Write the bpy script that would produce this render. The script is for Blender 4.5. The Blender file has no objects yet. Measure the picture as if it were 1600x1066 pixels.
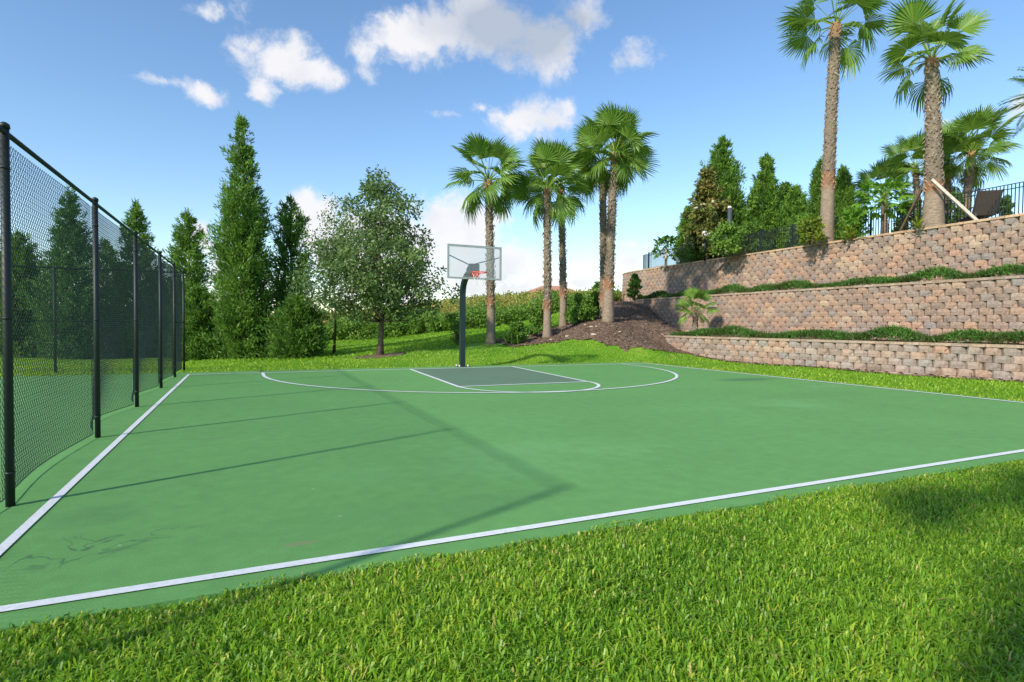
import bpy, math, random
import numpy as np
from mathutils import Vector, Matrix

random.seed(11)
RNG = np.random.default_rng(11)
scene = bpy.context.scene
COL = scene.collection
rad = math.radians

# ------------------------------------------------------------------ camera
F_PX, YAW, PITCH, ROLL, CAM_H = 902.3, 0.4325, 0.0292, 0.0092, 1.45
_f = np.array([math.sin(YAW) * math.cos(PITCH), math.cos(YAW) * math.cos(PITCH), -math.sin(PITCH)])
_r0 = np.array([math.cos(YAW), -math.sin(YAW), 0.0])
_u0 = np.cross(_r0, _f)
_r = math.cos(ROLL) * _r0 + math.sin(ROLL) * _u0
_u = -math.sin(ROLL) * _r0 + math.cos(ROLL) * _u0
cam_data = bpy.data.cameras.new('camera')
cam_data.sensor_width = 36.0
cam_data.lens = F_PX * 36.0 / 1600.0
cam_data.clip_start = 0.05
cam_data.clip_end = 3000.0
cam = bpy.data.objects.new('camera', cam_data)
COL.objects.link(cam)
cam.matrix_world = Matrix(((_r[0], _u[0], -_f[0], 0), (_r[1], _u[1], -_f[1], 0),
                           (_r[2], _u[2], -_f[2], CAM_H), (0, 0, 0, 1)))
scene.camera = cam

# ------------------------------------------------------------------ light
SUN_AZ = np.array([-0.915, -0.403])
SUN_EL = rad(32)
sun_data = bpy.data.lights.new('sun', 'SUN')
sun_data.energy = 2.6
sun_data.angle = rad(1.8)
sun_data.color = (1.0, 0.91, 0.76)
sun = bpy.data.objects.new('sun', sun_data)
COL.objects.link(sun)
sun.location = (-20, -10, 20)
sun.rotation_euler = Vector((-SUN_AZ[0] * math.cos(SUN_EL), -SUN_AZ[1] * math.cos(SUN_EL), -math.sin(SUN_EL))).to_track_quat('-Z', 'Y').to_euler()

scene.view_settings.view_transform = 'Standard'
scene.view_settings.look = 'None'
scene.view_settings.exposure = 1.08
scene.view_settings.gamma = 1.0
scene.view_settings.use_curve_mapping = False
scene.cycles.max_bounces = 6
scene.cycles.transparent_max_bounces = 12
scene.cycles.use_denoising = True


def ray(px, py):
    return _f + _r * (px - 800) / F_PX + _u * (533 - py) / F_PX


def at(px, py, depth):
    d = ray(px, py)
    return np.array([0, 0, CAM_H]) + d * depth


# ------------------------------------------------------------------ sky
world = bpy.data.worlds.new('World')
scene.world = world
world.use_nodes = True
wn, wl = world.node_tree.nodes, world.node_tree.links
wn.clear()


def N(nodes, kind, **kw):
    n = nodes.new(kind)
    for k, v in kw.items():
        if k.startswith('in_'):
            n.inputs[int(k[3:])].default_value = v
        else:
            setattr(n, k, v)
    return n


w_out = N(wn, 'ShaderNodeOutputWorld')
w_bg = N(wn, 'ShaderNodeBackground')
w_bg.inputs['Strength'].default_value = 0.15
sky = N(wn, 'ShaderNodeTexSky', sky_type='NISHITA', sun_disc=False, sun_elevation=SUN_EL,
        sun_rotation=math.atan2(SUN_AZ[0], SUN_AZ[1]) % (2 * math.pi), air_density=1.0, dust_density=0.25, ozone_density=1.8)
hsv = N(wn, 'ShaderNodeHueSaturation')
hsv.inputs['Saturation'].default_value = 1.12
hsv.inputs['Value'].default_value = 0.68
wl.new(sky.outputs[0], hsv.inputs['Color'])
tc = N(wn, 'ShaderNodeTexCoord')
# clouds: (centre in the picture the sky was measured on, half width, half height, grey share)
CLOUDS = [
    (640, 66, 100, 52, 0, .9), (585, 82, 50, 56, 0, .8), (700, 40, 80, 55, 0, 1), (780, 40, 120, 62, .7, .95), (850, 58, 88, 66, 1, .95),
    (905, 16, 62, 34, .4, .9), (740, 20, 90, 46, .3, .9),
    (432, 92, 74, 50, 0, 1), (478, 110, 70, 26, 0, .9), (412, 138, 32, 42, 0, .9), (400, 72, 40, 28, 0, .8),
    (985, 86, 54, 38, .2, .85), (893, 94, 24, 22, .1, .6), (960, 100, 26, 20, .2, .6),
    (800, 182, 74, 36, 0, .9), (865, 188, 56, 34, 0.1, .75), (752, 166, 30, 18, 0, .7), (700, 178, 40, 12, 0, .5),
    (310, 18, 46, 20, 0, .62), (320, 146, 46, 18, 0, .68), (250, 124, 64, 14, 0, .5), (388, 12, 26, 40, 0, .45),
    (690, 335, 62, 44, 0, 1.25), (735, 368, 70, 48, 0, 1.25), (800, 402, 56, 38, 0, 1.2), (640, 380, 80, 60, 0, 1.2),
    (500, 350, 50, 50, 0, 1.2), (560, 385, 80, 66, 0, 1.2), (830, 450, 110, 24, .1, 1.1), (740, 436, 90, 40, .25, 1.1), (620, 440, 100, 50, 0, 1.1),
    (316, 372, 28, 36, 0, 1.1), (342, 420, 36, 36, 0, 1), (985, 386, 42, 11, 0, .6), (910, 444, 44, 18, 0, 1), (985, 412, 30, 18, 0, .9),
    (1532, 178, 24, 18, 0, .85), (1592, 166, 30, 32, 0, .9), (1478, 190, 44, 16, .1, .5),
]
prev = None
prevg = None
blobs = []
for (cx, cy, a, b, g, wgt) in CLOUDS:
    d = ray(cx, cy)
    L = np.linalg.norm(d)
    blobs.append((d / L, a / F_PX / L, b / F_PX / L, g, wgt))
crng = random.Random(5)
while len(blobs) < len(CLOUDS) + 26:                      # the same broken cumulus goes on all round
    az = crng.uniform(0, 2 * math.pi)
    el = crng.uniform(0.05, 1.3)
    d = np.array([math.sin(az) * math.cos(el), math.cos(az) * math.cos(el), math.sin(el)])
    if d @ _f > 0.60:
        continue
    s = crng.uniform(.07, .17)
    blobs.append((d, s, s * crng.uniform(.4, .7), crng.uniform(0, .5), crng.uniform(.6, 1)))
warp_n = N(wn, 'ShaderNodeTexNoise', noise_dimensions='3D')
warp_n.inputs['Scale'].default_value = 9.0
warp_n.inputs['Detail'].default_value = 6.0
warp_n.inputs['Roughness'].default_value = .62
wl.new(tc.outputs['Generated'], warp_n.inputs['Vector'])
w1 = N(wn, 'ShaderNodeVectorMath', operation='SUBTRACT')
w1.inputs[1].default_value = (.5, .5, .5)
wl.new(warp_n.outputs['Color'], w1.inputs[0])
w2 = N(wn, 'ShaderNodeVectorMath', operation='MULTIPLY_ADD')
w2.inputs[1].default_value = (.05, .05, .05)
wl.new(w1.outputs[0], w2.inputs[0])
wl.new(tc.outputs['Generated'], w2.inputs[2])
for (d, a, b, g, wgt) in blobs:
    d = np.array(d)
    zax = Vector(d)
    xax = Vector((d[1], -d[0], 0)).normalized()
    yax = zax.cross(xax)
    if yax.z < 0:
        xax = -xax
        yax = -yax
    m = Matrix((xax, yax, zax)).transposed()
    mp = N(wn, 'ShaderNodeMapping', vector_type='TEXTURE')
    mp.inputs['Location'].default_value = d
    mp.inputs['Rotation'].default_value = m.to_euler()
    mp.inputs['Scale'].default_value = (a * 1.24, b * 1.24, max(a, b) * 1.24)
    wl.new(w2.outputs[0], mp.inputs['Vector'])
    gr = N(wn, 'ShaderNodeTexGradient', gradient_type='SPHERICAL')
    wl.new(mp.outputs[0], gr.inputs[0])
    gw = N(wn, 'ShaderNodeMath', operation='MULTIPLY')
    gw.inputs[1].default_value = wgt
    wl.new(gr.outputs['Fac'], gw.inputs[0])
    ad = N(wn, 'ShaderNodeMath', operation='MAXIMUM')
    wl.new(gw.outputs[0], ad.inputs[0])
    if prev is None:
        ad.inputs[1].default_value = 0
    else:
        wl.new(prev, ad.inputs[1])
    prev = ad.outputs[0]
    if g > 0:
        mg = N(wn, 'ShaderNodeMath', operation='MULTIPLY_ADD')
        mg.inputs[1].default_value = g
        wl.new(gr.outputs['Fac'], mg.inputs[0])
        if prevg is None:
            mg.inputs[2].default_value = 0
        else:
            wl.new(prevg, mg.inputs[2])
        prevg = mg.outputs[0]
cn = N(wn, 'ShaderNodeTexNoise', noise_dimensions='3D')
cn.inputs['Scale'].default_value = 13.0
cn.inputs['Detail'].default_value = 12.0
cn.inputs['Roughness'].default_value = .62
wl.new(w2.outputs[0], cn.inputs['Vector'])
cs = N(wn, 'ShaderNodeMath', operation='MULTIPLY_ADD')       # field + noise
cs.inputs[1].default_value = 2.1
wl.new(cn.outputs['Fac'], cs.inputs[0])
wl.new(prev, cs.inputs[2])
cm = N(wn, 'ShaderNodeMapRange', interpolation_type='SMOOTHSTEP')
cm.inputs['From Min'].default_value = 1.22
cm.inputs['From Max'].default_value = 1.78
wl.new(cs.outputs[0], cm.inputs['Value'])
# where the blob field is nil no cloud forms
gate = N(wn, 'ShaderNodeMapRange')
gate.inputs['From Min'].default_value = 0.0
gate.inputs['From Max'].default_value = 0.14
wl.new(prev, gate.inputs['Value'])
cmask = N(wn, 'ShaderNodeMath', operation='MULTIPLY')
wl.new(cm.outputs[0], cmask.inputs[0])
wl.new(gate.outputs[0], cmask.inputs[1])
cmask2 = N(wn, 'ShaderNodeMath', operation='MULTIPLY')
wl.new(cmask.outputs[0], cmask2.inputs[0])
cmask2.inputs[1].default_value = 0.93
# cloud colour: bright with grey undersides
gn = N(wn, 'ShaderNodeTexNoise')
gn.inputs['Scale'].default_value = 11.0
gn.inputs['Detail'].default_value = 5.0
wl.new(w2.outputs[0], gn.inputs['Vector'])
gsum = N(wn, 'ShaderNodeMath', operation='MULTIPLY_ADD')
gsum.inputs[1].default_value = 1.0
wl.new(gn.outputs['Fac'], gsum.inputs[0])
wl.new(prevg, gsum.inputs[2])
gm = N(wn, 'ShaderNodeMapRange')
gm.inputs['From Min'].default_value = .50
gm.inputs['From Max'].default_value = 1.25
wl.new(gsum.outputs[0], gm.inputs['Value'])
cc = N(wn, 'ShaderNodeMix', data_type='RGBA')
cc.inputs['A'].default_value = (3.1, 3.05, 3.1, 1)
cc.inputs['B'].default_value = (1.6, 1.8, 2.15, 1)
wl.new(gm.outputs[0], cc.inputs['Factor'])
mixc = N(wn, 'ShaderNodeMix', data_type='RGBA')
wl.new(cmask2.outputs[0], mixc.inputs['Factor'])
wl.new(hsv.outputs[0], mixc.inputs['A'])
wl.new(cc.outputs['Result'], mixc.inputs['B'])
wl.new(mixc.outputs['Result'], w_bg.inputs['Color'])
wl.new(w_bg.outputs[0], w_out.inputs[0])


# ------------------------------------------------------------------ helpers
class MB:
    def __init__(self):
        self.v, self.t, self.q, self.n, self.c, self.ng = [], [], [], 0, [], []

    def add(self, verts, faces, c=0.5):
        verts = np.asarray(verts, float).reshape(-1, 3)
        for f in faces:
            g = [i + self.n for i in f]
            (self.t if len(g) == 3 else self.q if len(g) == 4 else self.ng).append(g)
        self.v.append(verts)
        self.c.append(np.broadcast_to(np.asarray(c, float), (len(verts),)))
        self.n += len(verts)
        return self

    def addn(self, verts, quads=None, tris=None, c=0.5):         # big numpy blocks
        verts = np.asarray(verts, float).reshape(-1, 3)
        if quads is not None:
            self.q.extend((np.asarray(quads) + self.n).tolist())
        if tris is not None:
            self.t.extend((np.asarray(tris) + self.n).tolist())
        self.v.append(verts)
        self.c.append(np.broadcast_to(np.asarray(c, float), (len(verts),)))
        self.n += len(verts)
        return self

    def box(self, c0, c1, c=.5):
        x0, y0, z0 = c0
        x1, y1, z1 = c1
        return self.add([(x0, y0, z0), (x1, y0, z0), (x1, y1, z0), (x0, y1, z0), (x0, y0, z1), (x1, y0, z1), (x1, y1, z1), (x0, y1, z1)],
                        [(0, 3, 2, 1), (4, 5, 6, 7), (0, 1, 5, 4), (1, 2, 6, 5), (2, 3, 7, 6), (3, 0, 4, 7)], c)

    def tube(self, pts, radii, sides=8, c=.5, caps=True, phase=0.0, square=False):
        P = np.asarray(pts, float)
        n = len(P)
        R = np.broadcast_to(np.asarray(radii, float), (n,))
        C = np.broadcast_to(np.asarray(c, float), (n,))
        T = np.gradient(P, axis=0)
        T /= np.linalg.norm(T, axis=1)[:, None] + 1e-9
        ref = np.array([0, 0, 1.0]) if abs(T[0][2]) < .8 else np.array([0, 1.0, 0])
        V = []
        for i in range(n):
            a = np.cross(T[i], ref)
            a /= np.linalg.norm(a) + 1e-9
            b = np.cross(a, T[i])
            ang = phase + np.arange(sides) * 2 * math.pi / sides
            V.append(P[i] + R[i] * (np.cos(ang)[:, None] * a + np.sin(ang)[:, None] * b))
        V = np.concatenate(V)
        faces = []
        for i in range(n - 1):
            for k in range(sides):
                k2 = (k + 1) % sides
                faces.append((i * sides + k, i * sides + k2, (i + 1) * sides + k2, (i + 1) * sides + k))
        if caps:
            faces.append(tuple(range(sides))[::-1])
            faces.append(tuple((n - 1) * sides + k for k in range(sides)))
        return self.add(V, faces, np.repeat(C, sides))

    def mesh(self, name, mat=None, smooth=False):
        me = bpy.data.meshes.new(name)
        V = np.concatenate(self.v) if self.v else np.zeros((0, 3))
        me.vertices.add(len(V))
        me.vertices.foreach_set('co', V.ravel())
        loops, totals = [], []
        if self.t:
            loops.append(np.asarray(self.t, np.int32).ravel())
            totals.append(np.full(len(self.t), 3))
        if self.q:
            loops.append(np.asarray(self.q, np.int32).ravel())
            totals.append(np.full(len(self.q), 4))
        for g in self.ng:
            loops.append(np.asarray(g, np.int32))
            totals.append(np.array([len(g)]))
        loops = np.concatenate(loops).astype(np.int32)
        totals = np.concatenate(totals).astype(np.int32)
        me.loops.add(len(loops))
        me.loops.foreach_set('vertex_index', loops)
        me.polygons.add(len(totals))
        starts = np.concatenate([[0], np.cumsum(totals)[:-1]]).astype(np.int32)
        me.polygons.foreach_set('loop_start', starts)
        me.polygons.foreach_set('loop_total', totals)
        at_ = me.attributes.new('col', 'FLOAT', 'POINT')
        at_.data.foreach_set('value', np.concatenate(self.c).astype(np.float32))
        me.polygons.foreach_set('use_smooth', np.full(len(totals), smooth, bool))
        me.update(calc_edges=True)
        if mat:
            me.materials.append(mat)
        return me

    def build(self, name, mat, parent=None, smooth=False, **props):
        return link(name, self.mesh(name, mat, smooth), parent, **props)


def link(name, data, parent=None, loc=None, rot=None, **props):
    o = bpy.data.objects.new(name, data)
    COL.objects.link(o)
    if parent is not None:
        o.parent = parent
    if loc is not None:
        o.location = loc
    if rot is not None:
        o.rotation_euler = rot
    for k, v in props.items():
        o[k] = v
    return o


def thing(name, label, cat, loc=(0, 0, 0), rz=0.0, group=None):
    o = link(name, None, None, loc, (0, 0, rz), label=label, category=cat)
    o.empty_display_size = .2
    if group:
        o['group'] = group
    return o


def tag(o, label, cat, group=None):
    o['label'] = label
    o['category'] = cat
    if group:
        o['group'] = group
    return o


# ------------------------------------------------------------------ materials
def new_mat(name):
    m = bpy.data.materials.new(name)
    m.use_nodes = True
    nt = m.node_tree
    b = nt.nodes['Principled BSDF']
    return m, nt.nodes, nt.links, b


def ramp(nodes, stops, interp='LINEAR'):
    r = nodes.new('ShaderNodeValToRGB')
    e = r.color_ramp.elements
    while len(e) > 1:
        e.remove(e[0])
    e[0].position = stops[0][0]
    e[0].color = (*stops[0][1], 1)
    for p, c in stops[1:]:
        k = e.new(p)
        k.color = (*c, 1)
    r.color_ramp.interpolation = interp
    return r


def plain(name, col, rough=.5, metal=0.0, var=.15, scale=6.0, bump=0.0, spec=.5):
    m, n, l, b = new_mat(name)
    no = N(n, 'ShaderNodeTexNoise')
    no.inputs['Scale'].default_value = scale
    no.inputs['Detail'].default_value = 6
    tcx = N(n, 'ShaderNodeTexCoord')
    l.new(tcx.outputs['Object'], no.inputs['Vector'])
    r = ramp(n, [(.25, tuple(c * (1 - var) for c in col)), (.75, tuple(min(1, c * (1 + var)) for c in col))])
    l.new(no.outputs['Fac'], r.inputs[0])
    l.new(r.outputs[0], b.inputs['Base Color'])
    b.inputs['Roughness'].default_value = rough
    b.inputs['Metallic'].default_value = metal
    b.inputs['Specular IOR Level'].default_value = spec
    if bump:
        bp = N(n, 'ShaderNodeBump')
        bp.inputs['Strength'].default_value = bump
        bp.inputs['Distance'].default_value = .02
        l.new(no.outputs['Fac'], bp.inputs['Height'])
        l.new(bp.outputs[0], b.inputs['Normal'])
    return m


def leafy(name, stops, trans=.35, rough=.5, spec=.35, objvar=0.0):
    m, n, l, b = new_mat(name)
    a = N(n, 'ShaderNodeAttribute', attribute_name='col')
    src = a.outputs['Fac']
    if objvar:
        oi = N(n, 'ShaderNodeObjectInfo')
        ma = N(n, 'ShaderNodeMath', operation='MULTIPLY_ADD')
        ma.inputs[1].default_value = objvar
        l.new(oi.outputs['Random'], ma.inputs[0])
        mb = N(n, 'ShaderNodeMath', operation='SUBTRACT')
        mb.inputs[1].default_value = objvar / 2
        l.new(src, mb.inputs[0])
        l.new(mb.outputs[0], ma.inputs[2])
        src = ma.outputs[0]
    r = ramp(n, stops)
    l.new(src, r.inputs[0])
    l.new(r.outputs[0], b.inputs['Base Color'])
    b.inputs['Roughness'].default_value = rough
    b.inputs['Specular IOR Level'].default_value = spec
    if trans:
        t = N(n, 'ShaderNodeBsdfTranslucent')
        hs = N(n, 'ShaderNodeHueSaturation')
        hs.inputs['Value'].default_value = 1.5
        hs.inputs['Hue'].default_value = .485
        l.new(r.outputs[0], hs.inputs['Color'])
        l.new(hs.outputs[0], t.inputs['Color'])
        mx = N(n, 'ShaderNodeMixShader')
        mx.inputs[0].default_value = trans
        l.new(b.outputs[0], mx.inputs[1])
        l.new(t.outputs[0], mx.inputs[2])
        l.new(mx.outputs[0], n['Material Output'].inputs[0])
    return m


M = {}
M['conifer'] = leafy('conifer_foliage', [(0, (0.049, 0.116, 0.020)), (.5, (0.112, 0.238, 0.034)), (1, (0.201, 0.354, 0.051))], .3)
M['conifer_blue'] = leafy('conifer_blue_foliage', [(0, (0.040, 0.119, 0.025)), (.5, (0.088, 0.225, 0.045)), (1, (0.163, 0.325, 0.065))], .3)
M['oak'] = leafy('oak_foliage', [(0, (.058, .105, .032)), (.5, (.120, .200, .058)), (.85, (.185, .265, .080)), (1, (.27, .24, .11))], .3)
M['palm'] = leafy('palm_frond', [(0, (0.062, 0.140, 0.020)), (.5, (0.140, 0.263, 0.034)), (.8, (0.235, 0.358, 0.050)), (1, (0.426, 0.403, 0.067))], .3, .42, .45, .25)
M['shrub'] = leafy('shrub_foliage', [(0, (0.043, 0.106, 0.016)), (.5, (0.106, 0.222, 0.029)), (1, (0.192, 0.324, 0.043))], .3)
M['shrub_yellow'] = leafy('yellow_shrub_foliage', [(0, (.075, .13, .014)), (.5, (.17, .25, .025)), (1, (.40, .40, .04))], .35)
M['magnolia'] = leafy('magnolia_foliage', [(0, (0.063, 0.086, 0.018)), (.45, (0.138, 0.167, 0.034)), (.75, (0.230, 0.196, 0.052)), (1, (0.310, 0.172, 0.069))], .15, .35, .5)
M['papaya'] = leafy('papaya_foliage', [(0, (0.072, 0.180, 0.018)), (.5, (0.132, 0.300, 0.030)), (1, (0.240, 0.408, 0.060))], .4)
M['juniper'] = leafy('ground_cover_foliage', [(0, (0.125, 0.069, 0.035)), (.18, (0.094, 0.094, 0.027)), (.35, (0.050, 0.138, 0.025)), (.7, (0.088, 0.213, 0.035)), (1, (0.150, 0.275, 0.056))], .3)
M['grass'] = leafy('grass_blade', [(0, (.075, .180, .014)), (.45, (.185, .375, .024)), (.75, (.290, .475, .036)), (.92, (.46, .54, .060)), (1, (.52, .42, .17))], .46, .42, .4)
M['meadow'] = leafy('meadow_foliage', [(0, (.075, .14, .018)), (.35, (.16, .22, .03)), (.7, (.31, .31, .06)), (1, (.46, .33, .12))], .35)
M['bark'] = plain('oak_bark', (.10, .075, .055), .9, var=.45, scale=9, bump=.6)
M['conifer_bark'] = plain('conifer_bark', (.13, .085, .055), .9, var=.4, scale=9, bump=.6)


def palm_bark():
    m, n, l, b = new_mat('palm_bark')
    a = N(n, 'ShaderNodeAttribute', attribute_name='col')
    r = ramp(n, [(0, (.235, .185, .140)), (.3, (.27, .205, .15)), (.4, (.25, .125, .065)), (.5, (.17, .125, .085)), (.75, (.20, .165, .125)), (1, (.30, .15, .06))])
    l.new(a.outputs['Fac'], r.inputs[0])
    tcx = N(n, 'ShaderNodeTexCoord')
    mp = N(n, 'ShaderNodeMapping')
    mp.inputs['Scale'].default_value = (3, 3, 9)
    l.new(tcx.outputs['Object'], mp.inputs[0])
    no = N(n, 'ShaderNodeTexNoise')
    no.inputs['Scale'].default_value = 2.2
    no.inputs['Detail'].default_value = 7
    no.inputs['Roughness'].default_value = .7
    l.new(mp.outputs[0], no.inputs['Vector'])
    mr = N(n, 'ShaderNodeMapRange')
    mr.inputs['From Min'].default_value = .3
    mr.inputs['From Max'].default_value = .7
    mr.inputs['To Min'].default_value = .55
    mr.inputs['To Max'].default_value = 1.35
    l.new(no.outputs['Fac'], mr.inputs['Value'])
    mu = N(n, 'ShaderNodeVectorMath', operation='SCALE')
    l.new(r.outputs[0], mu.inputs[0])
    l.new(mr.outputs[0], mu.inputs['Scale'])
    l.new(mu.outputs[0], b.inputs['Base Color'])
    b.inputs['Roughness'].default_value = .9
    bp = N(n, 'ShaderNodeBump')
    bp.inputs['Strength'].default_value = .6
    bp.inputs['Distance'].default_value = .03
    l.new(no.outputs['Fac'], bp.inputs['Height'])
    l.new(bp.outputs[0], b.inputs['Normal'])
    return m


M['palm_bark'] = palm_bark()
M['boots'] = leafy('palm_leaf_bases', [(0, (.10, .070, .045)), (.5, (.22, .175, .13)), (.85, (.36, .31, .25)), (1, (.40, .20, .09))], 0, .85, .2)
M['fence_black'] = plain('dark_green_fence_paint', (.007, .015, .015), .55, var=.3, scale=12)
M['wire'] = plain('vinyl_coated_wire', (.016, .030, .028), .4, var=.2)
M['hoop_pole'] = plain('dark_green_pole_paint', (.011, .026, .028), .4, var=.2, scale=5)
M['grey_steel'] = plain('light_grey_steel', (.34, .37, .37), .45, .2, var=.12)
M['dark_steel'] = plain('dark_grey_steel', (.07, .085, .095), .45, .3, var=.2)
M['rim'] = plain('orange_red_rim_paint', (.72, .07, .03), .4, var=.15)
M['net'] = plain('white_net_cord', (.75, .75, .73), .8, var=.1)
M['white_paint'] = plain('white_paint', (.75, .74, .71), .6, var=.08)
M['wood'] = plain('weathered_timber', (.46, .42, .36), .8, var=.25, scale=14)
M['dark_wood'] = plain('dark_timber', (.13, .085, .05), .8, var=.3, scale=14)
M['sling'] = plain('brown_mesh_sling', (.055, .047, .042), .7, var=.25, scale=20)
M['iron'] = plain('black_iron_paint', (.010, .012, .014), .4, var=.2)
M['cream'] = plain('cream_fabric', (.72, .60, .48), .8, var=.12)
M['stucco'] = plain('pale_stucco', (.68, .62, .54), .9, var=.06, scale=3)
M['roof_tile'] = plain('terracotta_roof', (.42, .20, .13), .85, var=.2, scale=8)
M['roof_grey'] = plain('grey_roof', (.24, .24, .25), .85, var=.2, scale=8)
M['window'] = plain('window_glass', (.05, .06, .07), .1, var=.1)
M['stone'] = plain('pale_stone', (.52, .44, .35), .9, var=.2, scale=9)

m, n, l, b = new_mat('backboard_glass')
tr = N(n, 'ShaderNodeBsdfTransparent')
tr.inputs[0].default_value = (.93, .95, .95, 1)
gl = N(n, 'ShaderNodeBsdfGlossy')
gl.inputs['Roughness'].default_value = .05
df = N(n, 'ShaderNodeBsdfDiffuse')
df.inputs[0].default_value = (.62, .64, .66, 1)
mx = N(n, 'ShaderNodeMixShader', in_0=.09)
l.new(tr.outputs[0], mx.inputs[1])
l.new(df.outputs[0], mx.inputs[2])
mx2 = N(n, 'ShaderNodeMixShader', in_0=.05)
l.new(mx.outputs[0], mx2.inputs[1])
l.new(gl.outputs[0], mx2.inputs[2])
l.new(mx2.outputs[0], n['Material Output'].inputs[0])
M['glass'] = m


def wall_mat(name, stops, source, stain=0.0):
    m, n, l, b = new_mat(name)
    if source == 'object':
        s = N(n, 'ShaderNodeObjectInfo').outputs['Random']
    else:
        s = N(n, 'ShaderNodeAttribute', attribute_name='col').outputs['Fac']
    r = ramp(n, stops)
    l.new(s, r.inputs[0])
    geo = N(n, 'ShaderNodeNewGeometry')
    no = N(n, 'ShaderNodeTexNoise')
    no.inputs['Scale'].default_value = 14
    no.inputs['Detail'].default_value = 8
    no.inputs['Roughness'].default_value = .7
    l.new(geo.outputs['Position'], no.inputs['Vector'])
    mr = N(n, 'ShaderNodeMapRange')
    mr.inputs['From Min'].default_value = .3
    mr.inputs['From Max'].default_value = .7
    mr.inputs['To Min'].default_value = .62
    mr.inputs['To Max'].default_value = 1.35
    l.new(no.outputs['Fac'], mr.inputs['Value'])
    mu = N(n, 'ShaderNodeVectorMath', operation='SCALE')
    l.new(r.outputs[0], mu.inputs[0])
    l.new(mr.outputs[0], mu.inputs['Scale'])
    col = mu.outputs[0]
    # efflorescence and grey lichen, in broad irregular patches
    n2 = N(n, 'ShaderNodeTexNoise')
    n2.inputs['Scale'].default_value = 1.1
    n2.inputs['Detail'].default_value = 7
    n2.inputs['Roughness'].default_value = .65
    l.new(geo.outputs['Position'], n2.inputs['Vector'])
    m2 = N(n, 'ShaderNodeMapRange')
    m2.inputs['From Min'].default_value = .52 - stain * .2
    m2.inputs['From Max'].default_value = .75 - stain * .1
    m2.inputs['To Max'].default_value = .35 + stain * .4
    l.new(n2.outputs['Fac'], m2.inputs['Value'])
    mixn = N(n, 'ShaderNodeMix', data_type='RGBA')
    mixn.inputs['B'].default_value = (.36, .34, .32, 1)
    l.new(m2.outputs[0], mixn.inputs['Factor'])
    l.new(col, mixn.inputs['A'])
    l.new(mixn.outputs['Result'], b.inputs['Base Color'])
    b.inputs['Roughness'].default_value = .95
    b.inputs['Specular IOR Level'].default_value = .2
    bp = N(n, 'ShaderNodeBump')
    bp.inputs['Strength'].default_value = .7
    bp.inputs['Distance'].default_value = .02
    l.new(no.outputs['Fac'], bp.inputs['Height'])
    l.new(bp.outputs[0], b.inputs['Normal'])
    return m


WST = [(0, (.225, .172, .143)), (.18, (.285, .207, .162)), (.36, (.35, .235, .172)), (.5, (.27, .215, .182)), (.66, (.40, .255, .175)), (.8, (.235, .212, .196)), (.91, (.42, .31, .22)), (1, (.215, .162, .135))]
M['block_o'] = wall_mat('retaining_block', WST, 'object')
M['block_a'] = wall_mat('retaining_block_far', WST, 'attr')
M['block1_o'] = wall_mat('weathered_retaining_block', WST, 'object', .55)
M['block1_a'] = wall_mat('weathered_retaining_block_far', WST, 'attr', .55)
M['cap'] = wall_mat('cap_stone', [(0, (.36, .25, .16)), (1, (.50, .36, .22))], 'object')
M['cap_dull'] = wall_mat('weathered_cap_stone', [(0, (.25, .185, .135)), (1, (.36, .27, .19))], 'object', .3)
M['core'] = plain('wall_backfill', (.05, .04, .033), 1, var=.3)


def lawn_mat():
    m, n, l, b = new_mat('lawn')
    geo = N(n, 'ShaderNodeNewGeometry')
    n1 = N(n, 'ShaderNodeTexNoise')
    n1.inputs['Scale'].default_value = .55
    n1.inputs['Detail'].default_value = 5
    l.new(geo.outputs['Position'], n1.inputs['Vector'])
    n2 = N(n, 'ShaderNodeTexNoise')
    n2.inputs['Scale'].default_value = 22
    n2.inputs['Detail'].default_value = 6
    n2.inputs['Roughness'].default_value = .7
    l.new(geo.outputs['Position'], n2.inputs['Vector'])
    r1 = ramp(n, [(.3, (.095, .245, .020)), (.5, (.145, .300, .025)), (.68, (.205, .335, .034))])
    l.new(n1.outputs['Fac'], r1.inputs[0])
    mr = N(n, 'ShaderNodeMapRange')
    mr.inputs['From Min'].default_value = .3
    mr.inputs['From Max'].default_value = .7
    mr.inputs['To Min'].default_value = .75
    mr.inputs['To Max'].default_value = 1.35
    l.new(n2.outputs['Fac'], mr.inputs['Value'])
    mu = N(n, 'ShaderNodeVectorMath', operation='SCALE')
    l.new(r1.outputs[0], mu.inputs[0])
    l.new(mr.outputs[0], mu.inputs['Scale'])
    l.new(mu.outputs[0], b.inputs['Base Color'])
    b.inputs['Roughness'].default_value = .9
    b.inputs['Specular IOR Level'].default_value = .1
    bp = N(n, 'ShaderNodeBump')
    bp.inputs['Strength'].default_value = .8
    bp.inputs['Distance'].default_value = .05
    l.new(n2.outputs['Fac'], bp.inputs['Height'])
    l.new(bp.outputs[0], b.inputs['Normal'])
    return m


M['lawn'] = lawn_mat()


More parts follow.
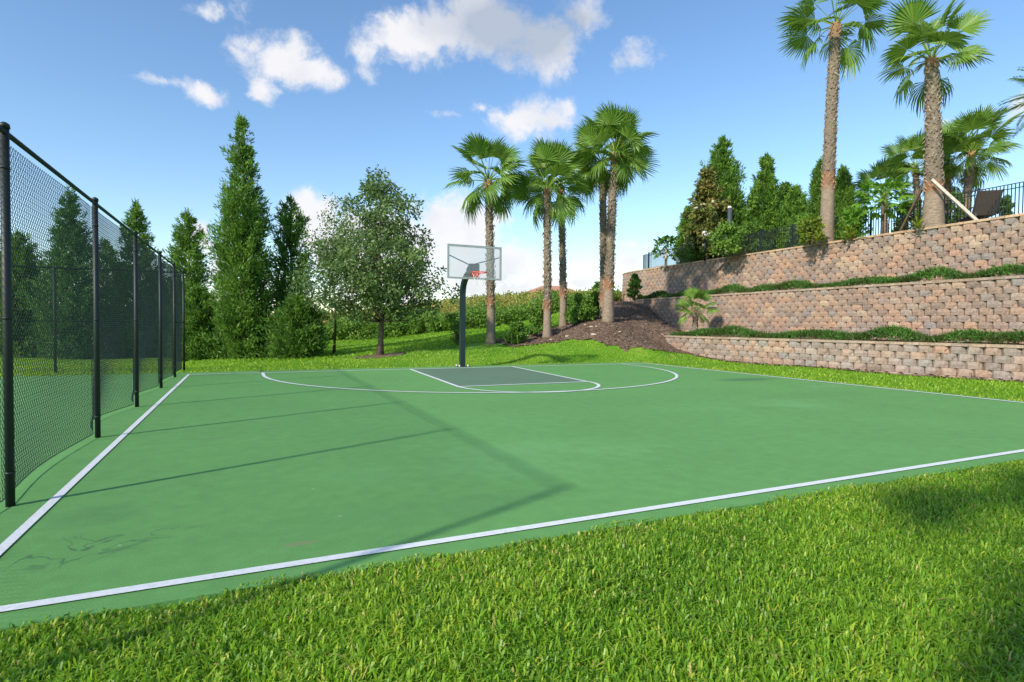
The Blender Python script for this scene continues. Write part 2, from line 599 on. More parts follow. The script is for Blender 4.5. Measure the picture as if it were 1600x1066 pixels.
def speckle(name, stops, scale, bump=.8, dist=.03, rough=1.0):
    m, n, l, b = new_mat(name)
    geo = N(n, 'ShaderNodeNewGeometry')
    v = N(n, 'ShaderNodeTexVoronoi')
    v.inputs['Scale'].default_value = scale
    l.new(geo.outputs['Position'], v.inputs['Vector'])
    sp = N(n, 'ShaderNodeSeparateColor')
    l.new(v.outputs['Color'], sp.inputs[0])
    r = ramp(n, stops)
    l.new(sp.outputs[0], r.inputs[0])
    l.new(r.outputs[0], b.inputs['Base Color'])
    b.inputs['Roughness'].default_value = rough
    b.inputs['Specular IOR Level'].default_value = .15
    bp = N(n, 'ShaderNodeBump')
    bp.inputs['Strength'].default_value = bump
    bp.inputs['Distance'].default_value = dist
    l.new(v.outputs['Distance'], bp.inputs['Height'])
    l.new(bp.outputs[0], b.inputs['Normal'])
    return m


M['mulch'] = speckle('bark_mulch', [(0, (.075, .050, .038)), (.5, (.145, .098, .070)), (.85, (.23, .16, .115)), (1, (.34, .27, .20))], 22)
M['chips'] = leafy('mulch_chips', [(0, (.075, .048, .036)), (.5, (.155, .102, .072)), (.85, (.26, .18, .125)), (1, (.44, .36, .28))], 0, .95, .15)
M['soil'] = speckle('sandy_soil', [(0, (.22, .15, .09)), (.5, (.36, .25, .15)), (1, (.48, .36, .22))], 18)
M['soil_dark'] = speckle('terrace_soil', [(0, (.09, .055, .035)), (.5, (.16, .10, .06)), (1, (.24, .16, .10))], 22)


def court_mat(name, base, stains):
    m, n, l, b = new_mat(name)
    geo = N(n, 'ShaderNodeNewGeometry')
    n1 = N(n, 'ShaderNodeTexNoise')
    n1.inputs['Scale'].default_value = .5
    n1.inputs['Detail'].default_value = 7
    n1.inputs['Roughness'].default_value = .62
    l.new(geo.outputs['Position'], n1.inputs['Vector'])
    n2 = N(n, 'ShaderNodeTexNoise')
    n2.inputs['Scale'].default_value = 110
    n2.inputs['Detail'].default_value = 3
    l.new(geo.outputs['Position'], n2.inputs['Vector'])
    r1 = ramp(n, [(.3, tuple(c * .94 for c in base)), (.7, tuple(c * 1.06 for c in base))])
    l.new(n1.outputs['Fac'], r1.inputs[0])
    mr = N(n, 'ShaderNodeMapRange')
    mr.inputs['From Min'].default_value = .25
    mr.inputs['From Max'].default_value = .75
    mr.inputs['To Min'].default_value = .78
    mr.inputs['To Max'].default_value = 1.2
    l.new(n2.outputs['Fac'], mr.inputs['Value'])
    n3 = N(n, 'ShaderNodeTexNoise')
    n3.inputs['Scale'].default_value = 5.5
    n3.inputs['Detail'].default_value = 8
    n3.inputs['Roughness'].default_value = .7
    l.new(geo.outputs['Position'], n3.inputs['Vector'])
    m3 = N(n, 'ShaderNodeMapRange')
    m3.inputs['From Min'].default_value = .3
    m3.inputs['From Max'].default_value = .7
    m3.inputs['To Min'].default_value = .90
    m3.inputs['To Max'].default_value = 1.10
    l.new(n3.outputs['Fac'], m3.inputs['Value'])
    m4 = N(n, 'ShaderNodeMath', operation='MULTIPLY')
    l.new(mr.outputs[0], m4.inputs[0])
    l.new(m3.outputs[0], m4.inputs[1])
    mu = N(n, 'ShaderNodeVectorMath', operation='SCALE')
    l.new(r1.outputs[0], mu.inputs[0])
    l.new(m4.outputs[0], mu.inputs['Scale'])
    col = mu.outputs[0]
    # scuffs: thin wandering tyre and shoe marks round the given spots, plain blots where asked
    wn_ = N(n, 'ShaderNodeTexNoise')
    wn_.inputs['Scale'].default_value = 2.6
    wn_.inputs['Detail'].default_value = 2
    wn_.inputs['Distortion'].default_value = 1.2
    l.new(geo.outputs['Position'], wn_.inputs['Vector'])
    sb = N(n, 'ShaderNodeMath', operation='SUBTRACT')
    sb.inputs[1].default_value = .5
    l.new(wn_.outputs['Fac'], sb.inputs[0])
    ab = N(n, 'ShaderNodeMath', operation='ABSOLUTE')
    l.new(sb.outputs[0], ab.inputs[0])
    ln = N(n, 'ShaderNodeMapRange')
    ln.inputs['From Min'].default_value = 0
    ln.inputs['From Max'].default_value = .028
    ln.inputs['To Min'].default_value = 1
    ln.inputs['To Max'].default_value = 0
    l.new(ab.outputs[0], ln.inputs['Value'])
    for (x, y, rx, ry, kind, tint, amt) in stains:
        mp = N(n, 'ShaderNodeMapping', vector_type='TEXTURE')
        mp.inputs['Location'].default_value = (x, y, 0)
        mp.inputs['Scale'].default_value = (rx, ry, 1)
        l.new(geo.outputs['Position'], mp.inputs[0])
        g = N(n, 'ShaderNodeTexGradient', gradient_type='SPHERICAL')
        l.new(mp.outputs[0], g.inputs[0])
        k = N(n, 'ShaderNodeMapRange')
        k.inputs['From Max'].default_value = .5
        k.inputs['To Max'].default_value = amt
        l.new(g.outputs['Fac'], k.inputs['Value'])
        f = k.outputs[0]
        mm = N(n, 'ShaderNodeMath', operation='MULTIPLY')
        l.new(f, mm.inputs[0])
        if kind == 'line':
            l.new(ln.outputs[0], mm.inputs[1])
        else:
            bl = N(n, 'ShaderNodeMapRange')
            bl.inputs['From Min'].default_value = .42
            bl.inputs['From Max'].default_value = .6
            l.new(n1.outputs['Fac'], bl.inputs['Value'])
            l.new(bl.outputs[0], mm.inputs[1]) if kind == 'blot' else mm.inputs.__getitem__(1).__setattr__('default_value', 1.0)
        mi = N(n, 'ShaderNodeMix', data_type='RGBA')
        mi.inputs['B'].default_value = (*tint, 1)
        l.new(mm.outputs[0], mi.inputs['Factor'])
        l.new(col, mi.inputs['A'])
        col = mi.outputs['Result']
    # pale flecks
    v = N(n, 'ShaderNodeTexVoronoi')
    v.inputs['Scale'].default_value = 2.1
    v.inputs['Randomness'].default_value = 1
    l.new(geo.outputs['Position'], v.inputs['Vector'])
    vr = N(n, 'ShaderNodeMapRange')
    vr.inputs['From Min'].default_value = .020
    vr.inputs['From Max'].default_value = .034
    vr.inputs['To Min'].default_value = .55
    vr.inputs['To Max'].default_value = 0
    l.new(v.outputs['Distance'], vr.inputs['Value'])
    mi = N(n, 'ShaderNodeMix', data_type='RGBA')
    mi.inputs['B'].default_value = (.36, .46, .36, 1)
    l.new(vr.outputs[0], mi.inputs['Factor'])
    l.new(col, mi.inputs['A'])
    l.new(mi.outputs['Result'], b.inputs['Base Color'])
    b.inputs['Roughness'].default_value = .8
    b.inputs['Specular IOR Level'].default_value = .25
    bp = N(n, 'ShaderNodeBump')
    bp.inputs['Strength'].default_value = .25
    bp.inputs['Distance'].default_value = .004
    l.new(n2.outputs['Fac'], bp.inputs['Height'])
    l.new(bp.outputs[0], b.inputs['Normal'])
    return m


DK = (.045, .10, .06)
STAINS = [(-.98, 4.42, .46, .34, 'line', DK, .8), (-.62, 4.55, .40, .16, 'line', DK, .5), (-1.0, 5.15, .35, .35, 'blot', DK, .4),
          (12.4, 11.6, 1.2, .45, 'solid', (.05, .13, .08), .55), (11.2, 8.4, 2.2, .7, 'blot', DK, .16),
          (2.9, 5.6, 2.4, .9, 'blot', (.19, .42, .2), .22), (9.2, 7.6, 2.4, .8, 'blot', (.19, .42, .2), .3), (.32, 3.98, .14, .05, 'solid', (.25, .2, .14), .45),
          (13, 9.6, 1.1, .25, 'line', (.4, .5, .4), .5), (-.4, 8.0, .22, .05, 'solid', (.16, .14, .1), .4), (1.2, 4.3, 1.8, .35, 'blot', DK, .18), (5.5, 9.2, 3, 1.2, 'blot', DK, .12)]
M['court'] = court_mat('green_court_coating', (.122, .305, .090), STAINS)
M['key'] = court_mat('dark_green_key_coating', (.115, .195, .125), [])
m, n, l, b = new_mat('worn_white_line_paint')
geo = N(n, 'ShaderNodeNewGeometry')
no = N(n, 'ShaderNodeTexNoise')
no.inputs['Scale'].default_value = 26
no.inputs['Detail'].default_value = 9
no.inputs['Roughness'].default_value = .75
l.new(geo.outputs['Position'], no.inputs['Vector'])
r = ramp(n, [(.30, (.30, .42, .32)), (.38, (.58, .63, .62)), (.5, (.68, .71, .73)), (.75, (.74, .75, .76))])
l.new(no.outputs['Fac'], r.inputs[0])
l.new(r.outputs[0], b.inputs['Base Color'])
b.inputs['Roughness'].default_value = .75
M['line'] = m

# ------------------------------------------------------------------ terrain
XL, XR, YN, YF = -1.40, 13.83, 3.64, 17.81                     # centre lines of the painted border
CP = []                                                        # control points of the ground surface
for x in (-30, -15, -5, 2, 8, 14):
    for y in (-10, -3, 2, 10, 17.5):
        CP.append((x, y, -.03))
CP += [(19.2, 8, .0), (20, 2, 0), (18.6, 14, .02), (20, -8, 0), (17.6, 19.0, .12), (17.2, 21, .42), (16, 17.5, .02), (14.2, 19.2, .12), (-30, 30, -.05), (-12, 26, -.03), (-30, 50, .0)]


def cpx(px, py, depth):
    p = at(px, py, depth)
    CP.append((p[0], p[1], p[2]))


for a in [(767, 536, 25), (855, 528, 25.5), (880, 513, 28), (948, 498, 27), (700, 547, 23.5), (780, 545, 24), (860, 537, 24), (900, 533, 24), (960, 531, 24),
          (1000, 537, 24.3), (594, 558, 23), (520, 536, 40), (610, 531, 40), (700, 520, 40), (830, 508, 40), (400, 561, 24.5), (300, 566, 24),
          (985, 472, 35), (1040, 505, 28.5), (1000, 500, 29), (510, 507, 52), (700, 490, 52), (850, 474, 52), (930, 480, 45), (620, 502, 52), (400, 505, 60),
          (720, 556, 21.0), (960, 545, 21.5)]:
    cpx(*a)
CP += [(21, 12, -.1), (21, 18, .2), (25, 15, .3), (30, 20, .8), (30, 30, 2.2), (21.8, 26.5, 1.5), (20.5, 24.6, .85), (26, 24, 1.4), (40, 40, 3), (40, 10, .5)]
CP = np.array(CP)


def tps_fit(P):
    n = len(P)
    d2 = ((P[:, None, :2] - P[None, :, :2]) ** 2).sum(-1)
    K = np.where(d2 > 0, d2 * np.log(d2 + 1e-12) * .5, 0) + np.eye(n) * 2.0
    Q = np.concatenate([np.ones((n, 1)), P[:, :2]], 1)
    A = np.block([[K, Q], [Q.T, np.zeros((3, 3))]])
    return np.linalg.solve(A, np.concatenate([P[:, 2], np.zeros(3)]))


TW = tps_fit(CP)


def gz(x, y):
    x = np.clip(np.asarray(x, float), -34, 42)
    y = np.clip(np.asarray(y, float), -12, 56)
    d2 = (x[..., None] - CP[:, 0]) ** 2 + (y[..., None] - CP[:, 1]) ** 2
    K = d2 * np.log(d2 + 1e-12) * .5
    z = K @ TW[:-3] + TW[-3] + TW[-2] * x + TW[-1] * y
    # dead flat under and round the courts
    dx = np.maximum(np.maximum(-40 - x, x - 14.4), 0)
    dy = np.maximum(np.maximum(-20 - y, y - 18.7), 0)
    t = np.clip(np.hypot(dx, dy) / 2.0, 0, 1)
    t = t * t * (3 - 2 * t)
    return -.03 * (1 - t) + z * t


def grow(lo, hi, step, far):
    a = list(np.arange(lo, hi + step / 2, step))
    s = step
    while a[-1] < far:
        s *= 1.35
        a.append(a[-1] + s)
    s = step
    while a[0] > -far:
        s *= 1.35
        a.insert(0, a[0] - s)
    return np.array(a)


gx_, gy_ = grow(-20, 32, .5, 900), grow(-6, 56, .5, 900)
GX, GY = np.meshgrid(gx_, gy_)
GZ = gz(GX, GY)
nx, ny = len(gx_), len(gy_)
idx = np.arange(nx * ny).reshape(ny, nx)
quads = np.stack([idx[:-1, :-1], idx[:-1, 1:], idx[1:, 1:], idx[1:, :-1]], -1).reshape(-1, 4)
MB().addn(np.stack([GX, GY, GZ], -1), quads).build('ground', M['lawn'], None, True, kind='structure')

# court slabs, key and painted lines
YC0, YC1, XC1 = 3.42, 18.62, 14.10
court = MB()
court.box((-1.72, YC0, -.06), (XC1, YC1, 0))
court_o = court.build('basketball_court', M['court'], None, kind='structure')
MB().box((-34, 1.5, -.06), (-1.722, YC1, -.001)).build('tennis_court', M['court'], None, kind='structure')
MB().add([(4.70, YF, .004), (8.25, YF, .004), (7.90, 12.50, .004), (4.43, 12.50, .004)], [(3, 2, 1, 0)]).build('key_paint', M['key'], court_o)


def strip(pts, w, z=.008, closed=False):
    P = np.array(pts, float)
    T = np.gradient(P, axis=0)
    T /= np.linalg.norm(T, axis=1)[:, None]
    nn = np.stack([-T[:, 1], T[:, 0]], 1)
    a, b_ = P + nn * w / 2, P - nn * w / 2
    V = np.concatenate([np.c_[a, np.full(len(a), z)], np.c_[b_, np.full(len(a), z)]])
    k = len(P)
    return MB().add(V, [(i, k + i, k + i + 1, i + 1) for i in range(k - 1)])


LW = .066
for nm, pts, w, z in [
    ('sideline', [(XL, YN + LW / 2), (XL, YF - LW / 2)], LW, .008), ('sideline', [(XR, YN + LW / 2), (XR, YF - LW / 2)], .10, .008),
    ('half_court_line', [(XL - LW / 2, YN), (XR + LW / 2, YN)], LW + .01, .008), ('baseline', [(XL - LW / 2, YF), (XR + LW / 2, YF)], .085, .008),
    ('lane_line', [(4.70, YF - LW / 2), (4.43, 12.50)], .085, .0085), ('lane_line', [(8.25, YF - LW / 2), (7.90, 12.50)], .085, .0085), ('free_throw_line', [(4.46, 12.50), (7.87, 12.50)], .09, .0095),
    ('free_throw_circle', [(6.165 + 1.74 * math.cos(t), 12.5 + 1.72 * math.sin(t)) for t in np.linspace(math.pi, 2 * math.pi, 48)], .085, .0105),
    ('three_point_line', [(.44, YF - LW / 2), (.44, 17.3)] + [(6.56 + 6.12 * math.cos(t), 17.0 + 6.16 * math.sin(t)) for t in np.linspace(math.pi, 2 * math.pi, 90)] + [(12.68, 17.3), (12.70, YF - LW / 2)], .085, .0115),
]:
    strip(pts, w, z).build(nm, M['line'], court_o)

# mulch bed on the slope between the lawn and the walls
MU = [at(px, py, d)[:2] for px, py, d in [(696, 548, 23.3), (740, 549, 23.2), (800, 545, 23.6), (850, 539.5, 23.9), (900, 534.5, 24), (950, 531.5, 24), (1000, 538, 24.2)]]
MU = [tuple(p) for p in MU] + [(17.35, 19.4), (18.95, 8.6), (19.45, 3.0), (19.8, 3.0), (19.8, 12), (19, 22), (22.6, 24), (24.6, 34), (24.4, 37.5)] + [tuple(at(px, py, d)[:2]) for px, py, d in [(952, 492, 38), (925, 500, 33), (890, 511, 29), (840, 527, 27.5), (780, 536, 26.5), (720, 541, 25.2)]]
MUP = np.array(MU)


def inside(poly, x, y):
    x = np.asarray(x, float)
    r = np.zeros(x.shape, bool)
    n_ = len(poly)
    for i in range(n_):
        x0, y0 = poly[i]
        x1, y1 = poly[(i + 1) % n_]
        c = ((y0 > y) != (y1 > y)) & (x < (x1 - x0) * (y - y0) / (y1 - y0 + 1e-12) + x0)
        r ^= c
    return r


st = .16
ax, ay = np.arange(10, 27, st), np.arange(2.5, 40, st)
AX, AY = np.meshgrid(ax, ay)
wob = .16 * np.sin(AX * 3.1 + AY * 1.7) + .12 * np.sin(AX * 5.3 - AY * 4.1)
IN = inside(MUP, AX + wob * .6, AY + wob * .6)
AZ = gz(AX, AY) + .035 + .02 * np.sin(AX * 7.1) * np.sin(AY * 6.3)
idx = np.arange(AX.size).reshape(AX.shape)
ok = IN[:-1, :-1] & IN[:-1, 1:] & IN[1:, 1:] & IN[1:, :-1]
q = np.stack([idx[:-1, :-1], idx[:-1, 1:], idx[1:, 1:], idx[1:, :-1]], -1)[ok]
used, inv = np.unique(q.ravel(), return_inverse=True)
MB().addn(np.stack([AX, AY, AZ], -1).reshape(-1, 3)[used], inv.reshape(-1, 4)).build('mulch_bed', M['mulch'], None, True, kind='structure')
OAK = at(594, 559, 23)
OAK[2] = float(gz(OAK[0], OAK[1]))
ring = []
for i in range(40):
    t = i * 2 * math.pi / 40
    rr = 1.05 + .12 * math.sin(3 * t) + .07 * math.sin(7 * t)
    x, y = OAK[0] + rr * math.cos(t), OAK[1] + rr * math.sin(t) * .9
    ring.append((x, y, float(gz(x, y)) + .03))
MB().add(ring + [(OAK[0], OAK[1], OAK[2] + .08)], [(i, (i + 1) % 40, 40) for i in range(40)]).build('mulch_ring', M['mulch'], None, True, kind='structure')


def quad_leaves(P, D, Ln, W, c, roll=None, fold=0.0):
    """one diamond leaf per row: base P, direction D, length, width"""
    n_ = len(P)
    D = D / (np.linalg.norm(D, axis=1)[:, None] + 1e-9)
    ref = RNG.normal(size=(n_, 3)) if roll is None else np.broadcast_to(np.asarray(roll, float), (n_, 3))
    S = np.cross(D, ref)
    S /= np.linalg.norm(S, axis=1)[:, None] + 1e-9
    Ln = np.broadcast_to(Ln, (n_,))[:, None]
    W = np.broadcast_to(W, (n_,))[:, None]
    mid = P + D * Ln * .45
    V = np.stack([P, mid + S * W / 2, P + D * Ln, mid - S * W / 2], 1)
    return V.reshape(-1, 3), np.arange(n_ * 4).reshape(-1, 4), np.repeat(np.broadcast_to(c, (n_,)), 4)


def rnd_dirs(n_):
    d = RNG.normal(size=(n_, 3))
    return d / np.linalg.norm(d, axis=1)[:, None]


# loose chips and stones on the mulch
nC = 9000
cx_, cy_ = RNG.uniform(10, 25, nC * 3), RNG.uniform(2.5, 38, nC * 3)
k = inside(MUP, cx_, cy_)
cx_, cy_ = cx_[k][:nC], cy_[k][:nC]
P = np.stack([cx_, cy_, gz(cx_, cy_) + .05], 1)
D = rnd_dirs(len(P))
D[:, 2] *= .35
V, Q, C = quad_leaves(P, D, RNG.uniform(.06, .17, len(P)), RNG.uniform(.03, .07, len(P)), RNG.beta(2, 2.6, len(P)))
MB().addn(V, Q, c=C).build('mulch_chips', M['chips'], None, kind='stuff')


def rock(r, seed):
    g = np.random.default_rng(seed)
    mb = MB()
    V = []
    for i in range(5):
        for j in range(8):
            th, ph = math.pi * i / 4, 2 * math.pi * j / 8
            V.append(np.array([math.sin(th) * math.cos(ph), math.sin(th) * math.sin(ph) * .8, math.cos(th) * .5]) * r * g.uniform(.8, 1.15))
    return mb.add(V, [(i * 8 + j, (i + 1) * 8 + j, (i + 1) * 8 + (j + 1) % 8, i * 8 + (j + 1) % 8) for i in range(4) for j in range(8)]).mesh('stone', M['stone'])


rocks = [rock(.10, s) for s in range(4)]
STONES = [(886, 526, 24.8, .9, 'pale stone on the mulch directly right of the second central palm base'),
          (914, 510, 26.5, .8, 'leftmost pale stone of the row high on the mulch slope'),
          (924, 514, 26.0, .9, 'middle pale stone of the row high on the mulch slope'),
          (932, 514.5, 26.0, .8, 'rightmost pale stone of the row high on the mulch slope'),
          (927, 526, 24.7, 1.3, 'largest flat pale stone low on the mulch below the thick palm'),
          (861, 532, 24.5, .6, 'tiny pale stone right at the foot of the second central palm'),
          (968, 520, 25.5, .9, 'pale stone furthest right on the mulch slope')]
for i, (px, py, d, s, lab) in enumerate(STONES):
    p = at(px, py, d)
    o = link('stone', rocks[i % 4], None, (p[0], p[1], float(gz(p[0], p[1])) + .06), (0, 0, i * 1.3))
    o.scale = (s * 1.2, s, s * .8)
    tag(o, lab, 'stone', 'pale stones on the mulch')

# ------------------------------------------------------------------ retaining walls and terraces
W1 = [(20.6, 2.0), (19.5, 8.5), (17.55, 19.9), (17.5, 20.9), (17.9, 21.9), (18.8, 22.6), (20.6, 23.2)]
W2 = [(20.9, 2.0), (21.2, 9.24), (22.05, 28.0), (22.2, 30.2), (22.7, 31.8), (23.6, 33.0)]
W3 = [(22.45, 2.0), (22.9, 9.98), (24.15, 31.5), (24.4, 33.8), (25.2, 35.6), (26.8, 37.0), (30, 38.2), (38, 39.5)]


def resample(path, step, off=0.0):
    P = np.array(path, float)
    # round the corners
    for _ in range(3):
        Q_ = [P[0]]
        for a, b_ in zip(P[:-1], P[1:]):
            Q_ += [a * .75 + b_ * .25, a * .25 + b_ * .75]
        Q_.append(P[-1])
        P = np.array(Q_)
    s = np.concatenate([[0], np.cumsum(np.linalg.norm(np.diff(P, axis=0), axis=1))])
    t = np.arange(off, s[-1], step)
    X, Y = np.interp(t, s, P[:, 0]), np.interp(t, s, P[:, 1])
    e = .1
    tx, ty = np.interp(t + e, s, P[:, 0]) - np.interp(t - e, s, P[:, 0]), np.interp(t + e, s, P[:, 1]) - np.interp(t - e, s, P[:, 1])
    L = np.hypot(tx, ty)
    return np.stack([X, Y], 1), np.stack([tx / L, ty / L], 1), t


BW, BH = .42, .22


def block_parts(seed):
    g = np.random.default_rng(seed)
    pl = [(-.222, .24), (.222, .24), (.222, .09), (.135, 0), (-.135, 0), (-.222, .09)]
    V = []
    for zi, (z, push) in enumerate([(0, .006), (.5, -.010), (1, .008)]):
        for k_, (x, y) in enumerate(pl):
            fr = k_ >= 2
            V.append(((x + (g.normal() * .01 if fr else 0)) * BW / .45, y + (push + g.normal() * .007 if k_ in (3, 4) else (push * .3 if fr else 0)), z * (BH - .006)))
    F = []
    for r_ in range(2):
        for k_ in range(6):
            k2 = (k_ + 1) % 6
            F.append((r_ * 6 + k2, r_ * 6 + k_, (r_ + 1) * 6 + k_, (r_ + 1) * 6 + k2))
    F += [tuple(range(6)), tuple(range(12, 18))[::-1]]
    return np.array(V), F


BLK = [block_parts(s) for s in range(6)]
CAPV = []


def cap_mesh(seed, mat='cap'):
    g = np.random.default_rng(seed)
    mb = MB()
    mb.box((-.2075, -.035, 0), (.2075, .27, .085))
    V = mb.v[0].copy()
    V[:, 1] += np.where(V[:, 1] < 0, g.normal(size=8) * .008, 0)
    V[4:, 1] += np.where(V[4:, 1] < .1, .012, 0)
    mb.v[0] = V
    return mb.mesh('cap_stone', M[mat])


CAPM = [cap_mesh(s) for s in range(4)]
CAPD = [cap_mesh(s, 'cap_dull') for s in range(4)]


def dist_view(x, y, z):
    return math.sqrt(x * x + y * y + (z - CAM_H) ** 2)


def in_frame(x, y, z, mgn=20):
    v = np.array([x, y, z - CAM_H])
    d_ = v @ _f
    if d_ < .1:
        return False
    px, py = 800 + F_PX * (v @ _r) / d_, 533 - F_PX * (v @ _u) / d_
    return -mgn < px < 1600 + mgn and -mgn < py < 1066 + mgn


def retaining_wall(path, z_top, rows, label, mo, ma, name='retaining_wall'):
    root = thing(name, label, 'wall', (path[1][0], path[1][1], z_top - rows * BH - .085))
    off = np.array(root.location)
    meshes = []
    for V, F in BLK:
        meshes.append(MB().add(V, F).mesh('block', mo))
    place = []
    for r_ in range(rows):
        z = z_top - .085 - BH * (rows - r_)
        P, T, t = resample(path, BW, .0 if r_ % 2 else BW / 2)
        for p, tt in zip(P, T):
            nrm = np.array([tt[1], -tt[0]])            # into the bank
            q_ = p + nrm * .008 * r_
            place.append((q_[0], q_[1], z, math.atan2(tt[1], tt[0])))
    # path runs away from the camera with the bank on its right: the block's +y must point that way
    place.sort(key=lambda a: dist_view(a[0], a[1], a[2]) + (0 if (in_frame(a[0], a[1], a[2]) and a[2] + BH > float(gz(a[0], a[1])) + .02) else 1000))
    restmb = MB()
    for i, (x, y, z, an) in enumerate(place):
        an2 = an + math.pi
        if i < 300:
            o = link('block', meshes[RNG.integers(6)], root, Vector((x, y, z)) - Vector(off), (0, 0, an2))
        else:
            V, F = BLK[RNG.integers(6)]
            ca, sa = math.cos(an2), math.sin(an2)
            VV = np.c_[V[:, 0] * ca - V[:, 1] * sa + x, V[:, 0] * sa + V[:, 1] * ca + y, V[:, 2] + z] - off
            restmb.add(VV, F, RNG.random())
    if restmb.n:
        restmb.build('block_courses', ma, root, kind='stuff')
    P, T, t = resample(path, BW, BW * .3)
    for p, tt in zip(P, T):
        nrm = np.array([tt[1], -tt[0]])
        q_ = p + nrm * (.008 * rows)
        o = link('cap_stone', (CAPM if z_top > 5 else CAPD)[RNG.integers(4)], root, Vector((q_[0], q_[1], z_top - .085)) - Vector(off), (RNG.normal() * .006, RNG.normal() * .006, math.atan2(tt[1], tt[0]) + math.pi))
    # dark backfill behind the joints
    P, T, t = resample(path, .4)
    nr = np.stack([T[:, 1], -T[:, 0]], 1)
    A0 = P + nr * .19
    A1 = P + nr * (.19 + .008 * rows)
    z0 = z_top - .085 - BH * rows - .3
    V = np.concatenate([np.c_[A0, np.full(len(P), z0)], np.c_[A1, np.full(len(P), z_top - .09)]]) - off
    k_ = len(P)
    MB().add(V, [(i, i + 1, k_ + i + 1, k_ + i) for i in range(k_ - 1)]).build('backfill', M['core'], root)
    return root


Z1, Z2, Z3 = 1.0, 3.07, 5.22
retaining_wall(W1, Z1, 5, 'lowest block retaining wall, short and greyish, beside the lawn strip', M['block1_o'], M['block1_a'])
retaining_wall(W2, Z2, 10, 'middle tier block retaining wall behind the small fan palm', M['block_o'], M['block_a'])
retaining_wall(W3, Z3, 11, 'topmost block retaining wall below the black iron fence', M['block_o'], M['block_a'])


def terrace(name, front, back, z, off, mat):
    A, TA, _ = resample(front, .6)
    nA = np.stack([TA[:, 1], -TA[:, 0]], 1)
    A = A + nA * off
    Bp, TB, _ = resample(back, .6)
    nB = np.stack([TB[:, 1], -TB[:, 0]], 1)
    Bp = Bp + nB * .2
    n_ = 60
    ia, ib = np.linspace(0, len(A) - 1, n_), np.linspace(0, len(Bp) - 1, n_)
    A = np.stack([np.interp(ia, np.arange(len(A)), A[:, k_]) for k_ in (0, 1)], 1)
    Bp = np.stack([np.interp(ib, np.arange(len(Bp)), Bp[:, k_]) for k_ in (0, 1)], 1)
    m_ = 8
    V = []
    for j in range(m_):
        t = j / (m_ - 1)
        p = A * (1 - t) + Bp * t
        zz = z + .05 * np.sin(p[:, 0] * 3 + p[:, 1] * 2.2) * np.sin(math.pi * t) + .06 * math.sin(math.pi * t)
        V.append(np.c_[p, zz])
    V = np.concatenate(V)
    return MB().add(V, [(j * n_ + i, (j + 1) * n_ + i, (j + 1) * n_ + i + 1, j * n_ + i + 1) for j in range(m_ - 1) for i in range(n_ - 1)]).build(name, mat, None, True, kind='structure')


terrace('terrace_bed', W1, W2[:5], .93, .22, M['soil_dark'])
terrace('terrace_bed', W2, W3[:5], 2.99, .3, M['soil_dark'])
terrace('upper_terrace_ground', W3, [(90, -20), (90, 20), (90, 60)], 5.15, .36, M['soil'])


# low ground cover planted along the two beds
def ground_cover(name, path, z, lo, hi, dens, hmax, label, stop):
    P, T, t = resample(path, .05)
    k_ = t < stop
    P, T, t = P[k_], T[k_], t[k_]
    nr = np.stack([T[:, 1], -T[:, 0]], 1)
    mb = MB()
    n_ = int(len(P) * dens)
    i = RNG.integers(0, len(P), n_)
    u = RNG.beta(1.4, 1.8, n_)
    mound = .62 + .38 * np.sin(t[i] * 1.9 + 1.3 * np.sin(t[i] * .7)) * np.cos(t[i] * .63)
    mound *= np.clip((stop - t[i]) / 2.0, .35, 1)
    hh = hmax * mound * np.sqrt(np.clip(1 - (2 * u - 1) ** 2, 0, 1)) * RNG.uniform(.35, 1, n_) ** .5
    pos = P[i] + nr[i] * (lo + (hi - lo) * u)[:, None] + RNG.normal(size=(n_, 2)) * .05
    X = np.c_[pos, z + hh]
    D = np.c_[-nr[i] * RNG.uniform(.1, .9, n_)[:, None], RNG.uniform(.15, .9, n_)] + RNG.normal(size=(n_, 3)) * .45
    c = np.clip(.38 + .5 * hh / hmax * RNG.random(n_) + RNG.normal(size=n_) * .12 + .15 * np.sin(t[i] * 3.3), 0, 1)
    c = np.where(RNG.random(n_) < .07, RNG.uniform(0, .2, n_), c)
    V, Q, C = quad_leaves(X, D, RNG.uniform(.10, .22, n_), RNG.uniform(.025, .05, n_), c)
    mb.addn(V, Q, c=C)
    o = mb.build(name, M['juniper'], None, kind='stuff')
    o['label'] = label
    o['category'] = 'ground cover'


ground_cover('juniper_ground_cover', W1, .95, .25, 1.35, 66, .50, 'low green juniper growing along the lowest terrace', 19.5)
ground_cover('juniper_ground_cover', W2, 3.02, .2, 1.1, 50, .50, 'low green juniper growing along the middle terrace', 28.5)


# ------------------------------------------------------------------ tall chain link fence on the left
FH, FX = 2.88, -1.665
POSTS = [2.56, 5.67, 8.60, 11.44, 14.5, 17.2, 19.67]


